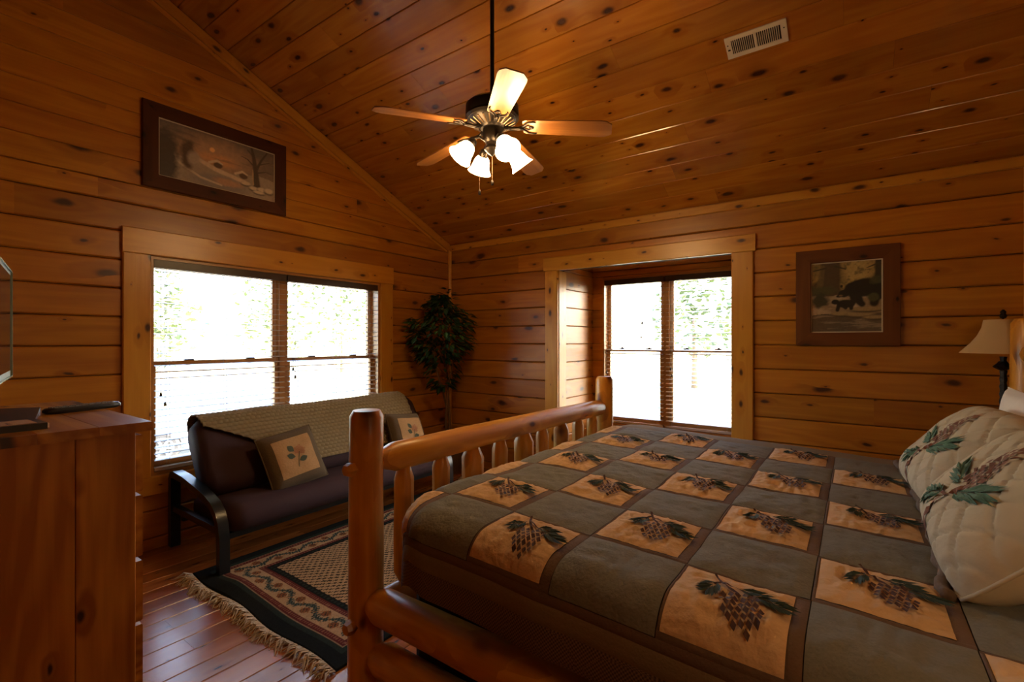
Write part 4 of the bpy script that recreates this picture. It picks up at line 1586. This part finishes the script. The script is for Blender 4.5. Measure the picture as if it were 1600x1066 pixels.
def paint_bears():
    P = Paint(.405, .505, 110, 136)
    n1, n2 = fbm(P.x * 7, P.y * 8, 21), fbm(P.x * 22, P.y * 24, 23)
    P.c[:] = (.25, .165, .055)
    P.mix(np.clip((n1 - .42) * 4, 0, 1), (.14, .10, .035))
    P.mix(P.ell(.66, .86, .18, .2, .8), (.33, .24, .09))
    P.mix(np.clip((n2 - .5) * 6, 0, 1) * (P.y > .5), (.08, .07, .028), .8)
    P.mix(P.line([(.28, 1.05, 1), (.27, .75, 1.1), (.20, .58, 1.9)], .11, .25), (.055, .036, .020))
    P.mix(P.line([(.16, .95, .5), (.11, .60, .7)], .06), (.12, .085, .035), .7)
    P.mix(P.line([(.96, 1.0, 1), (.95, .6, 1)], .035), (.03, .022, .014))
    for q in ([(.35, .95, .6), (.5, .90, .3)], [(.2, .93, .5), (.02, .90, .3)], [(.95, .95, .5), (.80, .90, .2)]):
        P.mix(P.line(q, .025), (.035, .028, .016))
    P.mix(P.ell(.15, .60, .2, .06, .6, nz=.8, seed=25), (.05, .05, .022))
    P.mix((P.y < .52) * 1.0, (.20, .145, .085))
    P.mix(np.clip((fbm(P.x * 5, P.y * 18, 27) - .42) * 5, 0, 1) * (P.y < .53), (.33, .25, .17), .9)
    P.mix(P.ell(.12, .46, .12, .10, .5, nz=1.0, seed=28), (.03, .028, .018))
    wat = (P.y < .24 + .02 * np.sin(P.x * 8)) * 1.0
    P.mix(wat, (.075, .055, .035))
    P.mix(np.clip((fbm(P.x * 4, P.y * 40, 31) - .52) * 7, 0, 1) * wat, (.20, .155, .11), .8)
    for cx_, cy_, rx, ry in ((.45, .26, .16, .035), (.70, .25, .2, .045), (.80, .32, .25, .04), (.90, .20, .15, .03)):
        P.mix(P.ell(cx_, cy_ - .015, rx, ry, .5), (.045, .032, .02))
        P.mix(P.ell(cx_, cy_, rx, ry * .8, .5), (.23, .165, .08))
    bk = (.010, .008, .007)
    for a in ((.76, .62, .26, .13, .10), (.62, .60, .14, .11, .3), (.48, .55, .085, .055, .25), (.41, .515, .05, .022, .2), (.95, .60, .13, .16, 0)):
        P.mix(P.ell(*a[:4], .18, a[4], nz=.15, seed=33), bk)
    P.mix(P.ell(.44, .655, .02, .022, .3), bk)
    for q in ([(.66, .55, 1), (.70, .42, .9), (.73, .39, .8)], [(.60, .55, .9), (.62, .45, .8), (.57, .38, .8)], [(.92, .5, 1.2), (.90, .40, 1)]):
        P.mix(P.line(q, .05), bk)
    P.mix(P.ell(.50, .40, .13, .058, .2), bk)
    P.mix(P.ell(.35, .43, .058, .036, .2), bk)
    for q in ([(.40, .38, 1), (.38, .31, .9)], [(.58, .38, 1), (.58, .33, .9)], [(.47, .37, 1), (.50, .34, .9)]):
        P.mix(P.line(q, .024), bk)
    P.mix(P.ell(.43, .52, .03, .012, .5), (.14, .09, .04))
    P.mix(P.ell(.93, .72, .10, .05, .6, nz=1.0, seed=36), (.045, .05, .022))
    P.mix(P.ell(.90, .48, .08, .05, .5, nz=1.2, seed=37), (.05, .055, .022))
    P.c *= 1.4 * (.80 + .4 * fbm(P.x * 50, P.y * 60, 41))[..., None]
    return P


def picture(mw, W_, H_, fw, P, wood, label, dep=.024):
    """local x right, y up, z out of the wall; origin at the lower left corner"""
    e = tag(empty('framed_picture', mw=mw), label, 'picture')
    board(e, frame((0, 0, 0), (1, 0, 0), (0, 1, 0), (0, 0, 1)), W_, fw, dep, wood, 'frame_rail', s0=(0, fw), s1=(0, -fw), ch=.003, gap=0)
    board(e, frame((W_, H_, 0), (-1, 0, 0), (0, -1, 0), (0, 0, 1)), W_, fw, dep, wood, 'frame_rail', s0=(0, fw), s1=(0, -fw), ch=.003, gap=0)
    board(e, frame((0, H_, 0), (0, -1, 0), (1, 0, 0), (0, 0, 1)), H_, fw, dep, wood, 'frame_stile', s0=(0, fw), s1=(0, -fw), ch=.003, gap=0)
    board(e, frame((W_, 0, 0), (0, 1, 0), (-1, 0, 0), (0, 0, 1)), H_, fw, dep, wood, 'frame_stile', s0=(0, fw), s1=(0, -fw), ch=.003, gap=0)
    lip = .007
    b_ = MB()
    i0, i1, j0, j1 = fw, W_ - fw, fw, H_ - fw
    for a, c in (((i0, j0), (i1, j0 + lip)), ((i0, j1 - lip), (i1, j1)), ((i0, j0 + lip), (i0 + lip, j1 - lip)), ((i1 - lip, j0 + lip), (i1, j1 - lip))):
        b_.box((a[0], a[1], .002), (c[0], c[1], .012))
    b_.build('mat_border', 'mat_cream', e)
    xs = i0 + lip + (i1 - i0 - 2 * lip) * P.x
    ys = j0 + lip + (j1 - j0 - 2 * lip) * P.y
    vs_ = np.stack([xs, ys, np.full(xs.shape, .006)], -1).reshape(-1, 3)
    id_ = np.arange(xs.size).reshape(xs.shape)
    fs_ = np.stack([id_[:-1, :-1], id_[:-1, 1:], id_[1:, 1:], id_[1:, :-1]], -1).reshape(-1, 4)
    col_mesh('print', vs_, fs_, P.c, 'print_paper', e, smooth=False)
    return e


picture(frame((-3.010, -0.0005, 2.466), (1, 0, 0), (0, 0, 1), (0, -1, 0)), .994, .583, .092, paint_winter(), 'frame_wood',
        'dark framed winter landscape print hung high above the gable window')
picture(frame((-0.0005, -3.534, 1.386), (0, -1, 0), (0, 0, 1), (-1, 0, 0)), .61, .699, .095, paint_bears(), 'bear_frame_wood',
        'brown framed print of a black bear and cub on the right wall')

# ------------------------------------------------------------------ dresser, television and the things on it
DX0, DX1, DY0, DY1, DZ = -4.17, -3.65, -2.10, -1.235, 1.17
dre = tag(empty('dresser', ((DX0 + DX1) / 2, (DY0 + DY1) / 2, 0)), 'pine plank chest of drawers at the left edge of the photo', 'dresser')
DO = Vector(dre.location)


def dvec(x, y, z):
    return Vector((x, y, z)) - DO


xs = [DX0, -3.985, -3.79, DX1]
for k in range(3):      # side boards, grain upright, both ends
    board(dre, frame(dvec(xs[k + 1], DY0 + .02, .0), (0, 0, 1), (-1, 0, 0), (0, -1, 0)), DZ - .028, xs[k + 1] - xs[k], .02, 'dresser_pine', 'side_board', ch=.002, gap=.0004)
    board(dre, frame(dvec(xs[k], DY1 - .02, .0), (0, 0, 1), (1, 0, 0), (0, 1, 0)), DZ - .028, xs[k + 1] - xs[k], .02, 'dresser_pine', 'side_board', ch=.002, gap=.0004)
MB().box(dvec(DX0, DY0 + .02, .03), dvec(DX1 - .03, DY1 - .02, DZ - .03)).build('carcass', 'dresser_pine', dre)
ys = np.linspace(DY0 - .015, DY1 + .015, 5)
tb = [0.0, .17, .37, .56]
xs2 = [DX0, -4.01, -3.87, -3.74, DX1 + .04]
for k in range(4):
    board(dre, frame(dvec(xs2[k + 1], DY0 - .012, DZ - .028), (0, 1, 0), (-1, 0, 0), (0, 0, 1)), DY1 - DY0 + .024, xs2[k + 1] - xs2[k], .028, 'dresser_pine', 'top_board', ch=.0015, gap=.0002)
for (z0_, z1_) in ((.955, 1.129), (.753, .941), (.552, .738), (.355, .540), (.155, .341)):
    dm = frame(dvec(DX1 - .005, DY0 + .012, z0_), (0, 1, 0), (0, 0, 1), (1, 0, 0))
    do = board(dre, dm, DY1 - DY0 - .024, z1_ - z0_, .026, 'dresser_pine', 'drawer_front', ch=.003, gap=0)
    for q in (.22, .64):
        MB().lathe([(.010, .026), (.009, .036), (.018, .044), (.019, .054), (.012, .060)], 14, c=(q, (z1_ - z0_) / 2, 0)).build('knob', 'dresser_pine', do, smooth=True)

# television, turned towards the bed
t0, t1_ = Vector((-3.80, -1.265, 0)), Vector((-3.965, -2.075, 0))
tx = (t1_ - t0).normalized()           # along the screen, towards the camera
tn = Vector((-tx.y, tx.x, 0))          # screen normal
if tn.x < 0:
    tn = -tn
TL = (t1_ - t0).length
# local frame: x along tx, y up?, keep right-handed: x=tx, y=Z, z=tx x Z
zz_ = tx.cross(Vector((0, 0, 1)))
sgn = 1 if zz_.dot(tn) > 0 else -1
tv = tag(empty('television', mw=frame(Vector((t0.x, t0.y, DZ)), tx, Vector((0, 0, 1)), zz_)), 'flat television on the dresser, cut off by the left edge of the photo', 'television')
zf = .012 * sgn
b = MB().box((0, .115, min(-zf * 2.4, 0)), (TL, .515, max(-zf * 2.4, 0)))
b.build('cabinet', 'black_plastic', tv)
MB().box((.018, .140, min(0, zf * .2)), (TL - .018, .497, max(0, zf * .2))).build('screen', 'tv_screen', tv)
b = MB()
for a, c in (((0, .115), (TL, .119)), ((0, .511), (TL, .515)), ((0, .119), (.005, .511)), ((TL - .005, .119), (TL, .511))):
    b.box((a[0], a[1], min(0, zf * .5)), (c[0], c[1], max(0, zf * .5)))
b.build('bezel_edge', 'tv_edge', tv)
MB().box((TL / 2 - .03, .012, min(-zf * 2, -zf)), (TL / 2 + .03, .13, max(-zf * 2, -zf))).build('stand_neck', 'black_plastic', tv)
soft = MB().prism([(.23 + .0, -.10), (TL - .23, -.10), (TL - .19, 0), (TL - .23, .10), (.23, .10), (.19, 0)], 0, .012)
soft.v = [(x, z, y - zf) for x, y, z in soft.v]
soft.f = [f_[::-1] for f_ in soft.f]
soft.build('stand_base', 'black_plastic', tv)


# remote control
def remote(loc, rz, L, W_, label):
    e = tag(empty('remote_control', loc, rz), label, 'remote')
    pr = []
    for k_ in range(24):
        a = 2 * PI * k_ / 24
        cx_, sx_ = math.cos(a), math.sin(a)
        pr.append((math.copysign(abs(cx_) ** .45, cx_) * L / 2, math.copysign(abs(sx_) ** .6, sx_) * W_ / 2))
    b_ = MB()
    n = len(pr)
    v_ = []
    for (s_, z_) in ((.90, 0.0), (1.0, .006), (1.0, .014), (.93, .020)):
        v_ += [(x * s_, y * s_, z_) for x, y in pr]
    f_ = [tuple(range(n - 1, -1, -1)), tuple(range(3 * n, 4 * n))]
    for j in range(3):
        f_ += [(j * n + k_, j * n + (k_ + 1) % n, (j + 1) * n + (k_ + 1) % n, (j + 1) * n + k_) for k_ in range(n)]
    b_.add(v_, f_).build('case', 'black_plastic', e, smooth=50)
    bm_ = None
    for i in range(9):
        for j in range(3):
            if bm_ is None:
                o_ = MB().box((-.006, -.0035, 0), (.006, .0035, .003)).build('button', 'button_grey', e)
                bm_ = o_.data
            else:
                o_ = link('button', bm_, e)
            o_.location = (-L * .38 + i * L * .088, (j - 1) * W_ * .25, .0195)
    MB().lathe([(.012, .0195), (.011, .022), (.005, .023)], 14, c=(L * .42 - .01, 0, 0)).build('round_key', 'button_grey', e)
    return e


remote((-3.668, -1.63, DZ), math.radians(16), .23, .058, 'long black remote control lying on the dresser top')
mnt = tag(empty('media_box', (-3.93, -1.965, DZ), math.radians(2)), 'flat black box with a tan card on it at the front of the dresser top', 'box')
MB().box((-.13, -.06, 0), (.095, .06, .018)).build('case', 'black_plastic', mnt)
MB().box((-.12, -.05, .018), (.075, .05, .0195)).build('card', 'card_tan', mnt)
MB().box((.095, -.058, .003), (.099, -.03, .016)).build('silver_trim', 'alloy', mnt)
b = MB()
for k in range(5):
    xx = -.10 + k * .03
    b.box((xx, -.03, .0195), (xx + .010, -.026, .0199)).box((xx, -.03, .0195), (xx + .003, .0, .0199)).box((xx, -.004, .0195), (xx + .010, 0, .0199))
b.build('print', 'tassel', mnt)

# ------------------------------------------------------------------ ficus in the corner
PX, PY = -0.36, -0.33
fic = tag(empty('potted_ficus', (PX, PY, 0)), 'tall artificial ficus tree with braided trunk in the room corner', 'plant')
b = MB().lathe([(.115, 0), (.125, .02), (.15, .16), (.158, .24), (.162, .25), (.150, .25), (.145, .23)], 24)
b.build('basket_pot', 'basket', fic, smooth=40)
MB().lathe([(.144, .215), (.10, .23), (.0, .235)], 20, cap=False).build('soil', 'soil', fic)
tops = []
for k in range(3):
    pts_ = []
    for i in range(15):
        s = i / 14
        a = k * 2.094 + s * 7.5
        r = .026 + .012 * math.sin(s * 9 + k) + max(0, s - .6) * .28
        a2 = a if s < .6 else k * 2.094 + .6 * 7.5 + (s - .6) * 1.2
        pts_.append((r * math.cos(a2) - .10 * max(0, s - .25), r * math.sin(a2) + .02 * s, .22 + s * 1.10))
    MB().tube(pts_, .012, 7, rs=[.016 - .009 * i / 14 for i in range(15)]).build('trunk', 'ficus_bark', fic, smooth='all')
    tops.append(pts_)
r_ = random.Random(11)
CC = Vector((-.12, .02, 1.53))
lf = MB().add([(0, 0, 0), (.020, .014, .003), (.045, .018, .002), (.072, .006, -.006), (.085, 0, -.012), (.072, -.006, -.006), (.045, -.018, .002), (.020, -.014, .003), (.03, 0, -.003), (.06, 0, -.006)],
              [(0, 8, 1), (1, 8, 9, 2), (2, 9, 3), (3, 9, 4), (4, 9, 5), (5, 9, 6), (6, 9, 8, 7), (7, 8, 0)])
leaf_o = lf.build('leaf', 'leaf_green', fic)
leaf_me = leaf_o.data
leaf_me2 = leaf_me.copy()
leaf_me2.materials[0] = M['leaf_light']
stuff = MB()
count = 0
mats = []
tries = 0
while count < 1050 and tries < 20000:
    tries += 1
    # heart-shaped crown: broad shoulders, narrow bottom
    z = r_.uniform(.92, 1.93)
    t_ = (z - .92) / 1.0
    if t_ > .55:
        rad = .345 * math.sqrt(max(0, 1 - ((t_ - .60) / .34) ** 2))
        if t_ > .92:
            rad = .07
    else:
        rad = .10 + .26 * (t_ / .55) ** 1.4
    a, q = r_.uniform(0, 2 * PI), math.sqrt(r_.random())
    if t_ < .3 and r_.random() < .7:
        continue
    x, y = CC.x + rad * q * math.cos(a), CC.y - .02 + rad * q * math.sin(a)
    if PX + x > -.05 or PY + y > -.05:
        continue
    out = Vector((math.cos(a), math.sin(a), r_.uniform(-.9, .15)))
    if noise.noise((x * 6, y * 6, z * 6)) < -.10:
        continue
    # keep leaves clear of the walls
    d_ = out.normalized()
    if PX + x + d_.x * .09 > -.02:
        d_.x *= -1
    if PY + y + d_.y * .09 > -.02:
        d_.y *= -1
    s_ = Vector((-d_.y, d_.x, r_.uniform(-.5, .5))).normalized()
    n_ = d_.cross(s_).normalized()
    s_ = n_.cross(d_)
    sc_ = r_.uniform(.8, 1.25)
    mats.append((q * rad - .02 * y, frame((x, y, z), d_ * sc_, s_ * sc_, n_ * sc_)))
    count += 1
for k in range(26):      # a loose spray above the crown
    a, z = r_.uniform(0, 2 * PI), r_.uniform(1.78, 1.97)
    x, y = CC.x + .05 + .07 * math.cos(a) * (2.05 - z) * 4, CC.y - .06 + .07 * math.sin(a) * (2.05 - z) * 4
    d_ = Vector((math.cos(a), math.sin(a), .3)).normalized()
    s_ = Vector((-d_.y, d_.x, 0)).normalized()
    mats.append((0, frame((x, y, z), d_, s_, d_.cross(s_))))
# the leaves nearest the camera side are parts of their own
cd = Vector((CAMX - PX, CAMY - PY, 0)).normalized()
mats.sort(key=lambda q: -(Vector((q[1][0][3], q[1][1][3], 0)).dot(cd)))
for k, (q, mw) in enumerate(mats):
    if k < 290:
        if k == 0:
            leaf_o.matrix_local = mw
            continue
        hz = mw[2][3]
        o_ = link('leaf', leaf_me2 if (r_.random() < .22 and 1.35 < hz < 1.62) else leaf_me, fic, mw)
    else:
        stuff.add([mw @ Vector(v_) for v_ in lf.v], lf.f)
so = stuff.build('foliage', 'leaf_green', fic)
so['kind'] = 'stuff'
for k in range(16):
    a = k * 2.4
    z = 1.12 + .04 * k
    rr_ = .12 + .14 * r_.random()
    p0_ = Vector((CC.x * .6, .0, z - .10))
    p1_ = Vector((min(CC.x + rr_ * math.cos(a), -.02 - PX - .1), min(CC.y + rr_ * math.sin(a), -.12 - PY + .15), z + .10))
    MB().tube([p0_, (p0_ + p1_) / 2 + Vector((0, 0, .04)), p1_], .004, 5, rs=[.006, .004, .002]).build('branch', 'ficus_bark', fic, smooth='all')

# ------------------------------------------------------------------ bedside tables and lamps
NZ = .66


def nightstand(NX0, NX1, NY0, NY1, label):
    nsx = tag(empty('nightstand', ((NX0 + NX1) / 2, (NY0 + NY1) / 2, 0)), label, 'nightstand', 'bedside tables')
    NO = Vector(nsx.location)
    for k in range(3):
        x0_ = NX0 + (NX1 - NX0) * k / 3
        board(nsx, frame(Vector((x0_ + (NX1 - NX0) / 3, NY0, NZ - .03)) - NO, (0, 1, 0), (-1, 0, 0), (0, 0, 1)), NY1 - NY0, (NX1 - NX0) / 3, .03, 'dresser_pine', 'top_board', ch=.002, gap=.0004)
    for x_ in (NX0 + .03, NX1 - .03):
        for y_ in (NY0 + .03, NY1 - .03):
            log_along(nsx, 'leg', Vector((x_, y_, 0)) - NO, Vector((x_, y_, NZ - .03)) - NO, .025, .025)
    MB().box(Vector((NX0 + .03, NY0 + .03, NZ - .17)) - NO, Vector((NX1 - .03, NY1 - .03, NZ - .031)) - NO).build('drawer_box', 'dresser_pine', nsx)
    do = MB().box(Vector((NX0 + .05, NY1 - .03, NZ - .16)) - NO, Vector((NX1 - .05, NY1 - .012, NZ - .045)) - NO).build('drawer_front', 'dresser_pine', nsx)
    MB().lathe([(.008, 0), (.016, .012), (.012, .02)], 12, axis='z').build('knob', 'bronze', do, frame(Vector(((NX0 + NX1) / 2, NY1 - .012, NZ - .10)) - NO, (1, 0, 0), (0, 0, -1), (0, 1, 0)))


def table_lamp(LX, LY, label, lit):
    lamp = tag(empty('table_lamp', (LX, LY, NZ)), label, 'lamp', 'bedside lamps')
    MB().lathe([(.085, 0), (.085, .012), (.06, .03), (.03, .045), (.02, .07)], 24).build('base', 'lamp_iron', lamp, smooth=40)
    pr = [(.013, .06)]
    for k in range(30):
        pr.append((.014 + .0035 * (k % 2), .08 + k * .0205))
    MB().lathe(pr, 10, wob=.5).build('stem', 'lamp_iron', lamp, smooth=40)
    MB().lathe([(.014, .0), (.03, .012), (.034, .02), (.022, .035), (.014, .05)], 10, c=(0, 0, .60), wob=.4).build('bark_collar', 'lamp_iron', lamp, smooth=30)
    zb_, zt_ = 1.353 - NZ, 1.537 - NZ
    n = 48
    prof = [(.188, 0), (.168, .022), (.138, .055), (.110, .095), (.090, .14), (.080, .184)]
    v, f = [], []
    for of in (0, -.003):
        for (r, h) in prof:
            for k in range(n):
                a = 2 * PI * k / n
                rr = (r + of) * (1 - .055 * abs(math.sin(a * 3)) * (1 if h < .18 else .4))
                v.append((rr * math.cos(a), rr * math.sin(a), zb_ + h))
    np2 = len(prof)
    for side in (0, 1):
        for j in range(np2 - 1):
            for k in range(n):
                a, c = side * np2 * n + j * n + k, side * np2 * n + j * n + (k + 1) % n
                q = (a, c, c + n, a + n)
                f.append(q if side == 0 else q[::-1])
    for j in (0, np2 - 1):
        for k in range(n):
            a, c = j * n + k, j * n + (k + 1) % n
            f.append((a, a + np2 * n, c + np2 * n, c) if j == 0 else (c, c + np2 * n, a + np2 * n, a))
    MB().add(v, f).build('lamp_shade', 'added_lamp_glow' if lit else 'shade_cloth', lamp, smooth=35)
    MB().lathe([(.004, zt_ - .14), (.004, zt_ + .005), (.012, zt_ + .010), (.016, zt_ + .022), (.010, zt_ + .034), (.013, zt_ + .042), (.004, zt_ + .055)], 10, wob=.3).build('finial', 'lamp_iron', lamp, smooth=40)
    for k in range(3):
        a = k * 2.094
        MB().tube([(0, 0, zt_ - .006), (.079 * math.cos(a), .079 * math.sin(a), zt_ - .006)], .002, 6).build('shade_spoke', 'lamp_iron', lamp)


nightstand(-.72, -.22, -4.76, -4.32, 'small pine bedside table between the bed and the right wall')
table_lamp(-.472, -4.553, 'dark iron bedside lamp with unlit tan bell shade beside the far head post', False)
nightstand(-3.72, -3.22, -4.76, -4.32, 'small pine bedside table added to carry the unseen lamp on the near side of the bed')
table_lamp(-3.47, -4.553, 'added unseen bedside lamp with glowing bell shade on the near side of the bed', True)  # added out of view to light the near bed posts and dresser side

# ------------------------------------------------------------------ outdoors
GZ = -1.45
gr = struct(MB().grid(lambda a, c: (-40 + 100 * a, -30 + 100 * c, GZ - .02 + (max(0, -40 + 100 * a - 12) * .10 if True else 0) + max(0, -30 + 100 * c - 16) * .14), 50, 50).build('ground', 'lawn', smooth='all'), 'sunlit lawn outside the windows')
dv = struct(MB().add([(-10, 5.5, GZ - .015), (9, 5.5, GZ - .015), (9, 14, GZ - .015), (-10, 14, GZ - .015), (-10, 5.5, GZ + .01), (9, 5.5, GZ + .01), (9, 14, GZ + .01), (-10, 14, GZ + .01)],
                     [(3, 2, 1, 0), (4, 5, 6, 7), (0, 1, 5, 4), (1, 2, 6, 5), (2, 3, 7, 6), (3, 0, 4, 7)]).build('driveway', 'gravel'), 'pale gravel drive outside the gable window')
car = tag(empty('parked_car', (1.93, 9.2, GZ + .01), math.radians(-40)), 'white car parked on the drive outside the gable window', 'car')
side = [(-2.25, .35), (-2.28, .75), (-2.15, .95), (-1.35, 1.02), (-.75, 1.58), (.95, 1.62), (1.75, 1.12), (2.2, 1.0), (2.28, .7), (2.25, .33), (1.85, .3), (1.75, .55), (1.45, .68), (1.15, .55), (1.05, .3), (-1.05, .3), (-1.15, .55), (-1.45, .68), (-1.75, .55), (-1.85, .3)]
b = MB().prism(side, -.82, .82)
b.v = [(x, z * (1 if y < 1.05 else .86), y) for x, y, z in b.v]
b.f = [q[::-1] for q in b.f]
b.build('body', 'car_paint', car)
for (xa, xb) in ((-.95, -.1), (0.0, .80)):
    for sy in (-1, 1):
        MB().add([(xa - .18 if xa < -.5 else xa, sy * .835, 1.07), (xb + (.35 if xb > .5 else 0), sy * .835, 1.07), (xb, sy * .735, 1.52), (xa + .15 if xa < -.5 else xa, sy * .735, 1.52),
                  (xa - .18 if xa < -.5 else xa, sy * .80, 1.07), (xb + (.35 if xb > .5 else 0), sy * .80, 1.07), (xb, sy * .70, 1.52), (xa + .15 if xa < -.5 else xa, sy * .70, 1.52)],
                 [(0, 1, 2, 3), (7, 6, 5, 4), (0, 4, 5, 1), (1, 5, 6, 2), (2, 6, 7, 3), (3, 7, 4, 0)]).build('side_window', 'car_glass', car)
for xw in (-1.45, 1.45):
    for sy in (-1, 1):
        mw = frame((xw, sy * .84, .33), (1, 0, 0), (0, 0, 1), (0, -1, 0))
        wo = MB().lathe([(.22, -.09), (.31, -.09), (.33, -.06), (.33, .06), (.31, .09), (.22, .09)], 24).build('wheel', 'tyre', car, mw, 40)
        b = MB().lathe([(.23, -.092), (.23, -.098), (.20, -.092)], 24, cap=False).lathe([(.05, -.10), (.05, .10)], 12)
        for k in range(6):
            a = k * PI / 3
            b.tube([(0, 0, sy * -.095), (.21 * math.cos(a), .21 * math.sin(a), sy * -.095)], .028, 6)
            b.tube([(0, 0, sy * .095), (.21 * math.cos(a), .21 * math.sin(a), sy * .095)], .028, 6)
        b.lathe([(.235, .092), (.235, .102), (.195, .098)], 24, cap=False)
        b.build('rim', 'alloy', wo)
r_ = random.Random(4)


def tree(loc, h, rad, label, seed):
    e = tag(empty('tree', loc), label, 'tree', 'trees outside the windows')
    MB().tube([(0, 0, -.3), (.05, 0, h * .3), (0, .05, h * .6)], .12, 8, rs=[.16, .12, .06]).build('trunk', 'tree_bark', e, smooth='all')
    b_ = MB()
    for k_ in range(900):
        a, u = r_.uniform(0, 2 * PI), r_.uniform(-1, 1)
        q = rad * r_.random() ** .4
        c_ = Vector((q * math.sqrt(1 - u * u) * math.cos(a), q * math.sqrt(1 - u * u) * math.sin(a), h * .66 + q * u * 1.15))
        if noise.noise((c_.x * .9 + seed, c_.y * .9, c_.z * .9)) < -.12:
            continue
        d_ = Vector((r_.uniform(-1, 1), r_.uniform(-1, 1), r_.uniform(-.6, .6))).normalized() * .22
        s_ = d_.cross(Vector((r_.uniform(-1, 1), r_.uniform(-1, 1), 1))).normalized() * .10
        b_.add([c_ - d_, c_ + s_, c_ + d_, c_ - s_], [(0, 1, 2, 3)])
    co = b_.build('crown', 'tree_leaf', e)
    co['kind'] = 'stuff'


tree((3.2, 19.5, GZ + .4), 5.2, 1.9, 'leafy tree seen through the left half of the gable window', 1)
tree((9.0, 20.5, GZ + .5), 5.6, 2.2, 'leafy tree seen through the blind in the right half of the gable window', 5)
tree((13.5, 21.5, GZ + .6), 6.4, 2.6, 'taller leafy tree furthest right outside the gable window', 8)
tree((19, 2.2, GZ + .7), 5.4, 2.0, 'leafy tree seen through the left half of the alcove window', 12)
tree((21, -1.4, GZ + .9), 5.8, 2.2, 'leafy tree seen through the right half of the alcove window', 15)
